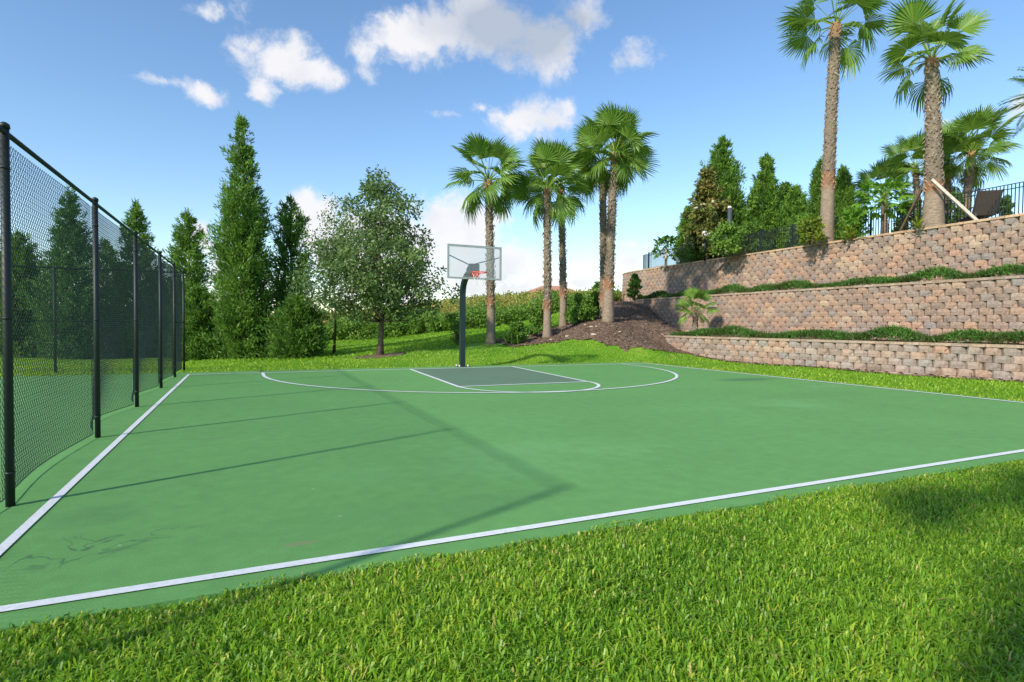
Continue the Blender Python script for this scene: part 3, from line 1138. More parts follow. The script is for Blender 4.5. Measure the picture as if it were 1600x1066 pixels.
def chain_mesh(length, h, a, wire, bulge=None, z0=.04):
    """zigzag wires of a chain link sheet spanning local x 0..length, hung in the x-z plane; 3-sided wires"""
    a = a / 2
    nw = int(length / a)
    ns = int((h - z0) / a)
    z = z0 + np.arange(ns + 1) * a
    V, Q = [], []
    base = 0
    for w in range(nw):
        x = (w + .5) * a + np.where((np.arange(ns + 1) + w) % 2, .5, -.5) * a
        y = np.where((np.arange(ns + 1)) % 2, .5, -.5) * wire
        if bulge is not None:
            y = y + bulge(x / length, z)
        ctr = np.stack([x, y, z], 1)
        for k_ in range(3):
            an = k_ * 2 * math.pi / 3
            V.append(ctr + np.array([math.cos(an) * wire * .7, math.sin(an) * wire * .7, 0]))
        b0 = base
        n1 = ns + 1
        for k_ in range(3):
            i0 = b0 + k_ * n1 + np.arange(ns)
            i1 = b0 + ((k_ + 1) % 3) * n1 + np.arange(ns)
            Q.append(np.stack([i0, i1, i1 + 1, i0 + 1], 1))
        base += 3 * n1
    return np.concatenate(V), np.concatenate(Q)


fence = thing('chain_link_fence', 'tall dark chain link fence running along the left sideline', 'fence', (FX, POSTS[0], 0))
for i, y in enumerate(POSTS):
    pm = MB().tube([(0, 0, -.05), (0, 0, FH + .03)], .031, 12)
    po = pm.build('post', M['fence_black'], fence, True)
    po.location = (0, y - POSTS[0], 0)
    cp_ = MB().tube([(0, 0, FH + .03), (0, 0, FH + .06), (0, 0, FH + .075)], [.038, .034, .012], 12).build('post_cap', M['fence_black'], po, True)
    for z in (.25, 1.45, 2.6):
        MB().tube([(0, 0, z), (0, 0, z + .02)], .034, 12).build('tie_band', M['fence_black'], po, True)
MB().tube([(0, 0, FH), (0, POSTS[-1] - POSTS[0], FH)], .020, 8).build('top_rail', M['fence_black'], fence, True)
MB().tube([(0, POSTS[-2] - POSTS[0], 1.42), (0, POSTS[-1] - POSTS[0], 1.42)], .02, 8).build('brace_rail', M['fence_black'], fence, True)
for i in range(len(POSTS) - 1):
    L = POSTS[i + 1] - POSTS[i]
    amp = [.14, .10, .26, .22, .10, .03][i]

    def bulge(t, z, amp=amp, L=L):
        return amp * np.sin(math.pi * np.clip(t, 0, 1)) ** 1.25 * np.clip(1 - z / 1.6, 0, 1) ** 1.6 + .006 * np.sin(t * 7 + z * 2) + .05
    V, Q = chain_mesh(L, FH, .058, .0035, bulge)
    o = MB().addn(V, Q).build('chain_link_panel', M['wire'], fence, kind='stuff')
    o.location = (0, POSTS[i] - POSTS[0], 0)
    o.rotation_euler = (0, 0, math.pi / 2)
    t = np.linspace(0, 1, 24)
    bw = np.stack([t * L, bulge(t, np.full(24, .05)), np.full(24, .045)], 1)
    o2 = MB().tube(bw, .005, 4).build('bottom_wire', M['wire'], fence)
    o2.location = o.location
    o2.rotation_euler = o.rotation_euler
# fence across the far end of the tennis court
RX = [0, -3.0, -6.1, -9.1, -12.2, -15.2, -18.3, -21.3, -24.4]
rear = thing('chain_link_fence', 'far dark chain link fence across the end of the left court', 'fence', (FX - .09, 19.67, 0))
for x in RX[1:]:
    po = MB().tube([(0, 0, -.05), (0, 0, FH + .03)], .036, 10).build('post', M['fence_black'], rear, True)
    po.location = (x, 0, 0)
MB().tube([(0, 0, FH), (RX[-1], 0, FH)], .024, 8).build('top_rail', M['fence_black'], rear, True)
MB().tube([(0, 0, 1.42), (RX[-1], 0, 1.42)], .012, 6).build('brace_rail', M['fence_black'], rear, True)
for a_, b_ in zip(RX[:-1], RX[1:]):
    V, Q = chain_mesh(a_ - b_, FH, .085, .0036, lambda t, z: -.05 + .01 * np.sin(t * 9))
    o = MB().addn(V, Q).build('chain_link_panel', M['wire'], rear, kind='stuff')
    o.location = (b_, 0, 0)

# ------------------------------------------------------------------ basketball hoop
HX, HY = 6.62, 18.32
hoop = thing('basketball_hoop', 'dark green gooseneck basketball hoop with clear backboard and orange rim', 'basketball hoop', (HX, HY, 0))
MB().tube([(0, 0, .0), (0, 0, 2.45), (0, -.03, 2.62), (0, -.10, 2.78), (0, -.25, 2.94), (0, -.45, 3.05), (0, -.85, 3.16)], [.115, .115, .115, .113, .11, .108, .105], 4, phase=math.pi / 4).build('pole', M['hoop_pole'], hoop)
pl = MB().box((-.19, -.19, 0), (.19, .19, .02)).build('base_plate', M['dark_steel'], hoop)
for sx in (-.15, .15):
    for sy in (-.15, .15):
        MB().tube([(sx, sy, .02), (sx, sy, .075)], .022, 6).build('anchor_bolt', M['white_paint'], pl)
BY = -1.12                                              # backboard plane in front of the pole
BWd, BB, BT = 1.83, 2.86, 3.93
bbd = MB().box((-BWd / 2 + .04, BY - .006, BB + .04), (BWd / 2 - .04, BY + .006, BT - .04)).build('backboard', M['glass'], hoop)
for nm, c0, c1 in [('frame', (-BWd / 2, BY - .025, BT - .062), (BWd / 2, BY + .03, BT)), ('frame', (-BWd / 2, BY - .025, BB), (BWd / 2, BY + .03, BB + .055)),
                   ('frame', (-BWd / 2, BY - .024, BB + .0555), (-BWd / 2 + .055, BY + .029, BT - .0625)), ('frame', (BWd / 2 - .055, BY - .024, BB + .0555), (BWd / 2, BY + .029, BT - .0625))]:
    MB().box(c0, c1).build(nm, M['grey_steel'], bbd)
ar = MB()
ar.add([(-.17, BY + .035, 2.93), (.17, BY + .035, 2.93), (.17, BY + .035, 3.36), (-.17, BY + .035, 3.36), (-.10, -.55, 2.97), (.10, -.55, 2.97), (.10, -.62, 3.24), (-.10, -.62, 3.24)],
       [(0, 1, 2, 3), (5, 4, 7, 6), (1, 0, 4, 5), (2, 1, 5, 6), (3, 2, 6, 7), (0, 3, 7, 4)])
ar.build('mounting_arm', M['hoop_pole'], hoop)
for s in (-1, 1):
    MB().tube([(s * .05, -.72, 3.36), (s * (BWd / 2 - .04), BY + .045, 3.60)], .018, 6).build('brace', M['dark_steel'], hoop)
rz = 3.05
MB().box((-.12, BY - .035, rz - .11), (.12, BY - .0255, rz + .03)).build('rim_plate', M['rim'], hoop)
t = np.linspace(0, 2 * math.pi, 33)
rc = np.stack([.228 * np.cos(t), BY - .39 + .228 * np.sin(t), np.full(33, rz)], 1)
rim = MB().tube(rc, .014, 8, caps=False)
for s in (-1, 1):
    rim.tube([(s * .1, BY - .03, rz - .09), (s * .13, BY - .2, rz - .012)], .013, 6)
    rim.tube([(s * .07, BY - .03, rz), (s * .09, BY - .19, rz)], .013, 6)
rim.build('rim', M['rim'], hoop, True)
net = MB()
for i in range(12):
    for dr in (1, -1):
        pts = []
        for j in range(7):
            a_ = (i + dr * j * .5) * 2 * math.pi / 12
            rr = .225 - .10 * (j / 6) ** .7
            pts.append((rr * math.cos(a_), BY - .39 + rr * math.sin(a_), rz - .02 - .40 * j / 6))
        net.tube(pts, .0028, 3, caps=False)
net.build('net', M['net'], hoop, kind='stuff')


# ------------------------------------------------------------------ trees
def trunk_mesh(h, r0, r1, seed, mat, lean=(0, 0), limbs=0, limb_len=1.0, limb_from=.3, name='trunk', sides=9):
    g = np.random.default_rng(seed)
    mb = MB()
    n_ = 9
    zz = np.linspace(-.15, h, n_)
    t = np.clip(zz / h, 0, 1)
    wob = g.normal(size=(n_, 2)) * r0 * .18
    wob[0] = 0
    pts = np.c_[lean[0] * t ** 1.3 + wob[:, 0], lean[1] * t ** 1.3 + wob[:, 1], zz]
    R = r0 + (r1 - r0) * t ** .8
    R[0] *= 1.5
    R[1] *= 1.12
    mb.tube(pts, R, sides)
    for i in range(limbs):
        s = limb_from + (1 - limb_from) * (i + g.random()) / limbs
        p0 = np.array([np.interp(s * h, zz, pts[:, k_]) for k_ in range(3)])
        ph = i * 2.4 + g.uniform(-.4, .4)
        ln = limb_len * (1 - .65 * s) * g.uniform(.7, 1.15)
        dv = np.array([math.cos(ph), math.sin(ph), g.uniform(.35, .8)])
        r_ = np.interp(s * h, zz, R) * .5
        q1 = p0 + dv * ln * .5
        q2 = p0 + dv * ln + np.array([0, 0, ln * .15])
        mb.tube([p0, q1, q2], [r_, r_ * .65, r_ * .2], 5)
        for k_ in range(2):
            d2 = dv + g.normal(size=3) * .5
            mb.tube([q1, q1 + d2 * ln * .45], [r_ * .45, r_ * .12], 4)
    return mb.mesh(name, mat, True)


def conifer_crown(h, prof, plumes, sprays, seed, up=.8, spray=(.11, .25), wid=.042, z0=0.0, ragged=.30, tone=0.0, lean=0.0, clear=False):
    """feathery upswept plumes filling the outline prof = [(height share, radius m), ...]"""
    g = np.random.default_rng(seed)
    pt = np.array(prof)
    # outline swells and notches so that it is not a clean cone
    ts = np.linspace(pt[0, 0], pt[-1, 0], 400)
    rs = np.interp(ts, pt[:, 0], pt[:, 1])
    cdf = np.cumsum(rs + .12 * rs.max())
    cdf /= cdf[-1]
    mb = MB()
    plumes = int(plumes * 1.9)
    sprays = int(sprays * 1.3)
    lobes = g.uniform(0, 2 * math.pi, 5)
    for i in range(plumes):
        tt = np.interp(g.random(), cdf, ts)
        R = np.interp(tt, pt[:, 0], pt[:, 1])
        ph = g.uniform(0, 2 * math.pi)
        amp_ = min(1.0, ragged / .22)
        lob = 1 + amp_ * (.13 * math.sin(2 * ph + lobes[0] + tt * 11) + .14 * math.sin(3 * ph + lobes[1] - tt * 17) + .12 * math.sin(ph + tt * 33 + lobes[2]))
        inner = g.random() < .42
        r_ = R * lob * (g.uniform(.35, .85) if inner else 1 + ragged * g.normal() * .55 - .06)
        r_ = max(r_, .06)
        z = tt * h
        tip = np.array([r_ * math.cos(ph), r_ * math.sin(ph), z])
        bl = max(.35, min(1.5, r_ * 1.0)) * g.uniform(.7, 1.2)
        dv = np.array([math.cos(ph) * (1 - up * .55), math.sin(ph) * (1 - up * .55), up])
        dv /= np.linalg.norm(dv)
        base = tip - dv * bl
        m_ = max(4, int(sprays * g.uniform(.6, 1.3) * (.55 + .6 * min(1, bl))))
        s = g.random(m_) ** .6
        fat = .05 + .13 * bl
        P = base + (tip - base) * s[:, None] + g.normal(size=(m_, 3)) * fat * (1.05 - s * .75)[:, None]
        D = dv + g.normal(size=(m_, 3)) * .55 + np.array([math.cos(ph), math.sin(ph), 0]) * .25
        c = np.clip(.46 + tone + g.normal() * .24 + g.normal(size=m_) * .13, 0, 1)
        P[:, 0] += lean * P[:, 2] / h
        V, Q, C = quad_leaves(P, D, g.uniform(spray[0], spray[1], m_), g.uniform(.7, 1.3, m_) * wid * (1.7 if inner else 1), c)
        V = V.reshape(-1, 3)
        V[:, 2] = np.maximum(V[:, 2], z0 + .02)
        mb.addn(V, Q, c=C)
    # leader at the very top
    m_ = sprays
    top = pt[-1, 0] * h
    P = np.c_[g.normal(size=(m_, 2)) * .05, g.uniform(top - .9, top + .05, m_)]
    P[:, 0] += lean
    V, Q, C = quad_leaves(P, np.array([0, 0, 1.0]) + g.normal(size=(m_, 3)) * .45, .3, wid, .5 + tone)
    mb.addn(V, Q, c=C)
    return mb


def conifer(name, label, px, depth, top_py, prof_px, plumes, sprays, seed, group, base_z=None, mat='conifer', **kw):
    """prof_px: (picture row, half width in picture px) from the bottom up, measured on the photograph"""
    b_ = at(px, 533, depth)
    z = float(gz(b_[0], b_[1])) if base_z is None else base_z
    top = at(px, top_py, depth)[2]
    h = top - z
    prof = []
    for py, hw in prof_px:
        zz = at(px, py, depth)[2] - z
        prof.append((max(zz / h, 0.0), hw * .86 * depth / F_PX))
    prof.sort()
    o = thing(name, label, 'tree', (b_[0], b_[1], z), 0, group)
    link('trunk', trunk_mesh(h * .93, .03 * h ** .8 + .03, .02, seed, M['conifer_bark'], limbs=8, limb_len=.9, limb_from=.15), o)
    conifer_crown(h, prof, plumes, sprays, seed, **kw).build('crown', M[mat], o)
    return o


G1 = 'tall conifers behind the courts'
conifer('conifer_tree', 'tallest slender conifer, spire shaped, left of the leafy shade tree', 383, 24.5, 186,
        [(560, 38), (545, 50), (500, 50), (440, 46), (380, 42), (330, 40), (300, 32), (280, 24), (240, 20), (215, 13), (200, 7), (188, 1.5)], 620, 30, 1, G1, lean=-.1, up=.85)
conifer('conifer_tree', 'narrow conifer with notched top right of the tallest one', 455, 26.0, 309,
        [(560, 34), (500, 40), (440, 37), (400, 33), (380, 26), (350, 27), (325, 18), (311, 5)], 330, 28, 2, G1, tone=-.04)
conifer('conifer_bush', 'rounded dark conifer bush at the foot of the narrow conifers', 466, 23.8, 462,
        [(560, 36), (545, 44), (520, 45), (495, 38), (475, 26), (463, 8)], 330, 30, 3, G1, tone=-.10)
conifer('conifer_tree', 'ragged twin topped conifer just right of the fence end', 296, 27.0, 330,
        [(560, 26), (470, 32), (420, 31), (395, 29), (370, 24), (350, 17), (332, 5)], 330, 28, 4, G1, tone=.06, ragged=.4)
conifer('conifer_bush', 'dense conifer bush filling the gap beside the fence end', 311, 24.6, 448,
        [(562, 36), (545, 42), (500, 40), (470, 30), (450, 9)], 330, 30, 5, G1, tone=.0)
conifer('conifer_tree', 'pointed conifer seen half through the fence near its far end', 214, 28.0, 314,
        [(560, 34), (500, 42), (440, 40), (400, 34), (370, 24), (340, 12), (316, 4)], 360, 28, 6, G1)
conifer('conifer_tree', 'broad conifer seen through the fence between its first posts', 112, 26.0, 296,
        [(562, 40), (520, 48), (450, 46), (400, 38), (360, 28), (325, 15), (298, 4)], 420, 30, 7, G1, mat='conifer_blue')
conifer('conifer_tree', 'round topped conifer at the far left behind the first fence post', 30, 26.0, 361,
        [(564, 26), (520, 34), (460, 36), (410, 32), (385, 24), (366, 10)], 360, 30, 8, G1)
conifer('conifer_tree', 'dark conifer filling the fence view left of the pointed one', 168, 30.0, 372,
        [(560, 36), (500, 40), (450, 34), (410, 22), (376, 5)], 300, 26, 9, G1, tone=-.08)
conifer('conifer_bush', 'dark conifer bush deep behind the fence near its corner', 248, 29.0, 420,
        [(562, 34), (520, 38), (470, 30), (440, 18), (424, 5)], 260, 26, 10, G1, tone=-.1)
conifer('conifer_bush', 'low dark conifer bush at far left between two conifers behind fence', 66, 30.0, 432,
        [(562, 30), (520, 32), (470, 24), (436, 5)], 230, 26, 11, G1, tone=-.08)
conifer('conifer_tree', 'conifer at the left picture edge behind the fence', -32, 27.0, 330,
        [(564, 36), (500, 46), (430, 38), (380, 22), (334, 4)], 300, 28, 12, G1)


# leafy shade tree
def leaf_crown(clumps, per, size, seed, flat=.8, tone=0.0, spread=.32, drop=.0, jit=.14):
    g = np.random.default_rng(seed)
    mb = MB()
    for (c, r_) in clumps:
        m_ = int(per * (r_ / spread) ** 1.6)
        d = g.normal(size=(m_, 3))
        d /= np.linalg.norm(d, axis=1)[:, None]
        P = np.asarray(c) + d * (r_ * g.random((m_, 1)) ** .45) * np.array([1, 1, flat])
        D = d + g.normal(size=(m_, 3)) * .8 + np.array([0, 0, -drop])
        col = np.clip(.45 + tone + g.normal() * .13 + g.normal(size=m_) * jit, 0, 1)
        V, Q, C = quad_leaves(P, D, g.uniform(.7, 1.25, m_) * size, g.uniform(.42, .6, m_) * size, col)
        mb.addn(V, Q, c=C)
    return mb


def shade_tree(name, label, loc, h, prof, seed, nclump, per, size, trunk_r, clear, limbs, squash=1.0, offset=None):
    g = np.random.default_rng(seed)
    o = thing(name, label, 'tree', loc)
    pt = np.array(prof)
    ts = np.linspace(pt[0, 0], pt[-1, 0], 200)
    rs = np.interp(ts, pt[:, 0], pt[:, 1])
    cdf = np.cumsum(rs ** 1.5 + .05)
    cdf /= cdf[-1]
    clumps = []
    tm = MB()
    n_ = 10
    zz = np.linspace(-.1, h * .9, n_)
    ctr = np.c_[.05 * np.sin(zz * 1.1), .05 * np.cos(zz * 1.7), zz]
    R = trunk_r * (1 - .9 * np.clip(zz / (h * .95), 0, 1) ** .8)
    R[0] *= 1.45
    tm.tube(ctr, R, 10)
    for i in range(nclump):
        tt = np.interp(g.random(), cdf, ts)
        Rr = np.interp(tt, pt[:, 0], pt[:, 1])
        ph = g.uniform(0, 2 * math.pi)
        q_ = Rr * g.random() ** .42 * (1 + .16 * math.sin(3 * ph + tt * 12) + .18 * g.normal())
        c = np.array([q_ * math.cos(ph), q_ * math.sin(ph) * squash, tt * h])
        if offset is not None:
            c[:2] += np.array(offset) * (1 - abs(2 * tt - 1))
        clumps.append((c, g.uniform(.2, .46)))
        if i < limbs:
            z0 = max(clear * .9, tt * h - q_ * .75 - .2)
            p0 = np.array([np.interp(z0, zz, ctr[:, k_]) for k_ in range(3)])
            mid = p0 * .45 + c * .55 + np.array([0, 0, -.12 * q_])
            r_ = trunk_r * .33 * (1 - .6 * tt)
            tm.tube([p0, mid, c], [r_, r_ * .55, r_ * .12], 5)
    tm.build('trunk', M['bark'], o, True)
    leaf_crown(clumps, per, size, seed + 50, tone=0).build('crown', M['oak'], o)
    return o


oak_top = at(590, 264, 23)[2] - OAK[2]


def pf(py, hw, d=23.0):
    return ((at(594, py, d)[2] - OAK[2]) / oak_top, hw * d / F_PX)


shade_tree('shade_tree', 'leafy dark green shade tree standing on the lawn left of the hoop', tuple(OAK), oak_top,
           [pf(498, 40), pf(478, 84), pf(450, 98), pf(410, 90), pf(370, 76), pf(340, 60), pf(310, 40), pf(285, 20), pf(266, 6)], 21, 410, 54, .15, .125, 1.55, 70, offset=(-.12, .0))
# slimmer limb of the same kind leaning out on the left of it
p_ = at(522, 540, 25.5)
z_ = float(gz(p_[0], p_[1]))
h_ = at(522, 312, 25.5)[2] - z_
shade_tree('sparse_tree', 'thin sparse tree with brownish leaves between conifers and shade tree', (p_[0], p_[1], z_), h_,
           [(.22, .3), (.45, .75), (.65, .8), (.85, .55), (1, .12)], 22, 120, 24, .11, .06, 1.0, 26)


# ------------------------------------------------------------------ palms
def fan_frond(seed, Lp=.85, R=.85, nseg=34, spread=2.2, droop=.25, fold=.25, tipd=.12, arch=.1, wid=1.0):
    g = np.random.default_rng(seed)
    mb = MB()
    s = np.linspace(0, 1, 6)
    pet = np.stack([0 * s, Lp * s, -arch * s ** 2], 1)
    mb.tube(pet, np.linspace(.028, .012, 6), 4, c=.72, caps=False)
    h0 = pet[-1]
    da = 2 * spread / nseg
    sl = -2 * arch / Lp
    for i in range(nseg):
        a_ = -spread + (i + .5) * da
        r_ = R * (.80 + .2 * math.cos(a_)) * g.uniform(.9, 1.06)
        ux, uy = math.sin(a_), math.cos(a_)
        base_c = .42 + .2 * g.normal() * .5
        rows = []
        td = tipd * g.uniform(.4, 1.6)
        for k_, (fr, wf) in enumerate([(.03, .5), (.62, 1.0), (.85, .62), (1.0, 0)]):
            rr = r_ * fr
            x, y = ux * rr, uy * rr
            z = -droop * rr * rr + fold * abs(x) * (1 - .4 * fr) - td * max(0, fr - .5) ** 1.5 * 2.4 + sl * y * .6
            w_ = rr * math.tan(da / 2) * 1.05 if fr <= .62 else r_ * .62 * math.tan(da / 2) * wf
            rows.append((x, y, z, w_ * wid))
        tw = g.uniform(.35, .8) * (1 if i % 2 else -1)
        V = []
        for (x, y, z, w_) in rows[:3]:
            V += [h0 + np.array([x - uy * w_, y + ux * w_, z - tw * w_ * .8]), h0 + np.array([x + uy * w_, y - ux * w_, z + tw * w_ * .8])]
        x, y, z, _ = rows[3]
        V.append(h0 + np.array([x + g.normal() * .03, y + g.normal() * .03, z]))
        mb.add(V, [(0, 1, 3, 2), (2, 3, 5, 4), (4, 5, 6)], np.clip(base_c + np.array([.1, .1, 0, 0, 0, 0, .18]), 0, 1))
    return mb.mesh('frond', M['palm'])


FANS = {'up': [fan_frond(s, 1.30, 1.12, spread=1.7, droop=.10, fold=.22, tipd=.12, arch=.06) for s in (1, 2, 9)],
        'mid': [fan_frond(s, .95, .98, spread=1.9, droop=.22, fold=.18, tipd=.22, arch=.16) for s in (3, 4, 5)],
        'low': [fan_frond(s, .80, .92, spread=1.9, droop=.38, fold=.12, tipd=.34, arch=.30) for s in (6, 7, 8)]}


def frond_matrix(ph, el, roll):
    d = Vector((math.cos(el) * math.cos(ph), math.cos(el) * math.sin(ph), math.sin(el)))
    side = Vector((math.sin(ph), -math.cos(ph), 0))
    up = side.cross(d)
    return (Matrix((side, d, up)).transposed()) @ Matrix.Rotation(roll, 3, 'Y')


def palm_trunk(h, r0, r1, lean, seed, boots_from, nb, mid=None):
    g = np.random.default_rng(seed)
    mb = MB()
    n_ = 28
    zz = np.linspace(-.2, h, n_)
    t = np.clip(zz / h, 0, 1)
    cx2 = lean[0] * t ** 1.6
    cy2 = lean[1] * t ** 1.6
    R = r0 + (r1 - r0) * t ** .7
    R = R * (1 + .22 * np.exp(-t * h / .5)) * (1 + g.normal(size=n_) * .02)
    c = np.where(t < boots_from, .05 + .25 * t / max(boots_from, .01), np.where(t < boots_from + .09, .40, .55 + .2 * t))
    c = np.where(t > .95, .95, c)
    mb.tube(np.c_[cx2, cy2, zz], R, 16, c=c)
    bo = MB()
    for i in range(nb):
        s = boots_from + (.995 - boots_from) * (i + g.random()) / nb
        z = s * h
        a_ = i * 2.39996 + g.normal() * .12
        Rr = np.interp(z, zz, R)
        o_ = np.array([np.interp(z, zz, cx2), np.interp(z, zz, cy2), z])
        e1 = np.array([math.cos(a_), math.sin(a_), 0])
        e2 = np.array([-math.sin(a_), math.cos(a_), 0])
        w_, ln, out = g.uniform(.045, .075), g.uniform(.10, .20), g.uniform(.03, .09)
        if g.random() < .12:
            ln *= -.9
            out *= 1.6
        b0 = o_ + e1 * Rr * .94
        V = [b0 + e2 * w_, b0 - e2 * w_, b0 + e1 * (.03 + out * .5) + np.array([0, 0, ln * .35]), b0 + e1 * out + e2 * g.uniform(-.05, .05) + np.array([0, 0, ln])]
        cc = np.clip(g.normal() * .2 + .55, 0, .9)
        if abs(s - boots_from) < .07 or s > .93:
            cc = .95 if g.random() < .7 else cc
        bo.add(V, [(0, 1, 2), (0, 2, 3), (2, 1, 3), (1, 0, 3)], cc)
    return mb, bo


def palm(label, base, h, r0, r1, lean, seed, nf, scale, group, boots_from=.25, nb=260, elmin=-.75, name='fan_palm', frond_c=None):
    g = np.random.default_rng(seed)
    o = thing(name, label, 'palm tree', base, 0, group)
    tm, bo = palm_trunk(h, r0, r1, lean, seed, boots_from, nb)
    tr_ = tm.build('trunk', M['palm_bark'], o, True)
    bo.build('leaf_bases', M['boots'], tr_, kind='stuff')
    for i in range(nf):
        s = (i + .5) / nf
        el = elmin + (1.42 - elmin) * s ** .8 + g.normal() * .10
        ph = i * 2.39996 + g.normal() * .2
        kind = 'up' if el > .8 else 'mid' if el > -.05 else 'low'
        me = FANS[kind][g.integers(len(FANS[kind]))]
        mt = frond_matrix(ph, el, g.normal() * .6)
        fr = link('frond', me, o)
        sc = scale * g.uniform(.88, 1.1) * (.9 if el > 1.1 else 1)
        rr = r1 * .6
        loc = Vector((lean[0] + rr * math.cos(ph) * math.cos(el), lean[1] + rr * math.sin(ph) * math.cos(el), h - .12 + .22 * s))
        fr.matrix_local = Matrix.Translation(loc) @ mt.to_4x4() @ Matrix.Scale(sc, 4)
    return o


def palm_px(label, base_px, base_py, crown_px, crown_py, depth, r0, r1, seed, nf, scale, group, z=None, **kw):
    b_ = at(base_px, base_py, depth)
    zz = float(gz(b_[0], b_[1])) if z is None else z
    t_ = at(crown_px, crown_py, depth)
    h = t_[2] - zz
    return palm(label, (b_[0], b_[1], zz), h, r0, r1, (t_[0] - b_[0], t_[1] - b_[1]), seed, nf, scale, group, **kw)


G2 = 'fan palms beside the mulch slope'
palm_px('fan palm behind the backboard, leftmost of the central palms', 767, 536, 763, 282, 25, .19, .145, 31, 28, .88, G2, boots_from=.22)
palm_px('fan palm with the lowest crown, second from the backboard', 855, 528, 855, 294, 25.5, .18, .14, 32, 27, .88, G2, boots_from=.18)
palm_px('slim fan palm just right behind the second central palm', 880, 513, 876, 292, 28, .18, .135, 33, 26, .90, G2, boots_from=.2)
palm_px('thick fan palm on the mulch slope with the highest central crown', 950, 498, 961, 238, 27, .26, .17, 34, 30, .96, G2, boots_from=.18, nb=320)
palm_px('dark fan palm close behind the thick palm on the slope', 943, 497, 941, 254, 28, .20, .15, 35, 24, .92, G2, boots_from=.1)
# two very tall palms on the top wall
G3 = 'tall fan palms on the top wall'
palm_px('tallest fan palm growing behind the top wall, grey lower trunk', 1291, 381, 1306, 38, 26.6, .31, .215, 36, 19, 1.15, G3, z=5.14, boots_from=.25, nb=420, elmin=-.6)
palm_px('tall fan palm propped by a pale timber on the top wall', 1458, 352, 1455, 92, 22.0, .36, .19, 37, 20, 1.0, G3, z=5.14, boots_from=.22, nb=420, elmin=-.55)
G4 = 'small fan palms behind the iron fence'
palm_px('small fan palm behind the papaya plant', 1384, 345, 1382, 300, 31, .17, .14, 38, 22, .82, G4, z=5.15, nb=80, elmin=-.4)
palm_px('small fan palm partly hidden left behind the propped palm', 1437, 345, 1430, 262, 29, .17, .13, 39, 22, .80, G4, z=5.15, nb=120, elmin=-.4)
palm_px('small fan palm just right of the propped palm trunk', 1480, 340, 1481, 270, 28, .17, .13, 40, 22, .82, G4, z=5.15, nb=120, elmin=-.4)
palm_px('leaning fan palm with full crown left of the lounge chair', 1506, 336, 1519, 238, 27, .20, .16, 41, 30, .90, G4, z=5.15, nb=120, elmin=-.5)


def feather_frond(seed, L=2.6):
    g = np.random.default_rng(seed)
    mb = MB()
    s = np.linspace(0, 1, 14)
    P = np.stack([0 * s, L * .85 * s, .55 * s - 1.35 * s ** 2.2], 1)
    mb.tube(P, np.linspace(.03, .006, 14), 4, c=.6, caps=False)
    for i in range(46):
        t_ = .12 + .87 * i / 46
        p0 = np.array([np.interp(t_, s, P[:, k_]) for k_ in range(3)])
        for sd in (-1, 1):
            ln = .55 * math.sin(math.pi * (.15 + .8 * t_)) + .12
            tip = p0 + np.array([sd * ln * .8, ln * .5, -.35 * ln + g.normal() * .04])
            md = (p0 + tip) / 2 + np.array([0, 0, .05])
            w_ = np.array([.004, .022, 0])
            mb.add([p0, md + w_, tip, md - w_], [(0, 1, 2, 3)], np.clip(.4 + g.normal() * .12, 0, 1))
    return mb.mesh('frond', M['palm'])


fp = at(1652, 300, 22)
o = thing('feather_palm', 'feather leaved palm whose frond tips enter at the right edge', 'palm tree', (fp[0], fp[1], 5.15))
tm, bo = palm_trunk(5.0, .2, .16, (.1, 0), 77, .2, 80)
tm.build('trunk', M['palm_bark'], o, True)
FE = [feather_frond(s) for s in (1, 2)]
for i in range(20):
    el = -.35 + 1.6 * ((i + .5) / 20)
    mt = frond_matrix(i * 2.39996 + .4, el, 0)
    fr = link('frond', FE[i % 2], o)
    fr.matrix_local = Matrix.Translation((.1, 0, 4.98)) @ mt.to_4x4() @ Matrix.Scale(.86, 4)

palm('fan palm on the near lawn left of the viewpoint, behind the picture', (-3.5, -2.15, -.05), 5.7, .22, .17, (0, 0), 45, 12, .8, None, nb=120)
# small fan palm on the lowest terrace
p_ = at(1086, 506, 27.6)
palm('small yellow green fan palm against the middle wall', (p_[0], p_[1], .95), 1.25, .11, .10, (.02, 0), 44, 20, .50, None, boots_from=.1, nb=50, elmin=-.35)


# ------------------------------------------------------------------ shrubs
def shrub(name, label, px, py, depth, hw_px, top_py, seed, per, size, mat='shrub', z=None, group=None, cat='shrub', n_cl=40, flat=.8, drop=0.0, tone=0.0, shape='dome', stem=.03):
    g = np.random.default_rng(seed)
    b_ = at(px, py, depth)
    zz = float(gz(b_[0], b_[1])) if z is None else z
    h = at(px, top_py, depth)[2] - zz
    w_ = hw_px * depth / F_PX
    o = thing(name, label, cat, (b_[0], b_[1], zz), 0, group)
    cl = []
    st_ = MB()
    for i in range(n_cl):
        u = g.random()
        ph = g.uniform(0, 2 * math.pi)
        zt = .12 + .85 * u
        if shape == 'dome':
            R = w_ * math.sqrt(max(0, 1 - (max(0, zt - .35) / .68) ** 2))
        elif shape == 'column':
            R = w_ * (1 if zt < .6 else (1.02 - zt) / .42)
        else:
            R = w_ * (1 if zt > .55 else .35)
        q_ = R * g.random() ** .45 * (1 + .15 * g.normal())
        c = np.array([q_ * math.cos(ph), q_ * math.sin(ph), zt * h])
        cl.append((c, max(.10, min(w_, h) * g.uniform(.18, .32))))
        if i < 12:
            st_.tube([(c[0] * .1, c[1] * .1, -.05), (c[0] * .5, c[1] * .5, c[2] * .55), tuple(c)], [stem, stem * .7, stem * .25], 4)
    st_.build('stem', M['bark'], o)
    leaf_crown(cl, per, size, seed + 9, flat=flat, drop=drop, tone=tone, spread=min(w_, h) * .25).build('foliage', M[mat], o)
    return o


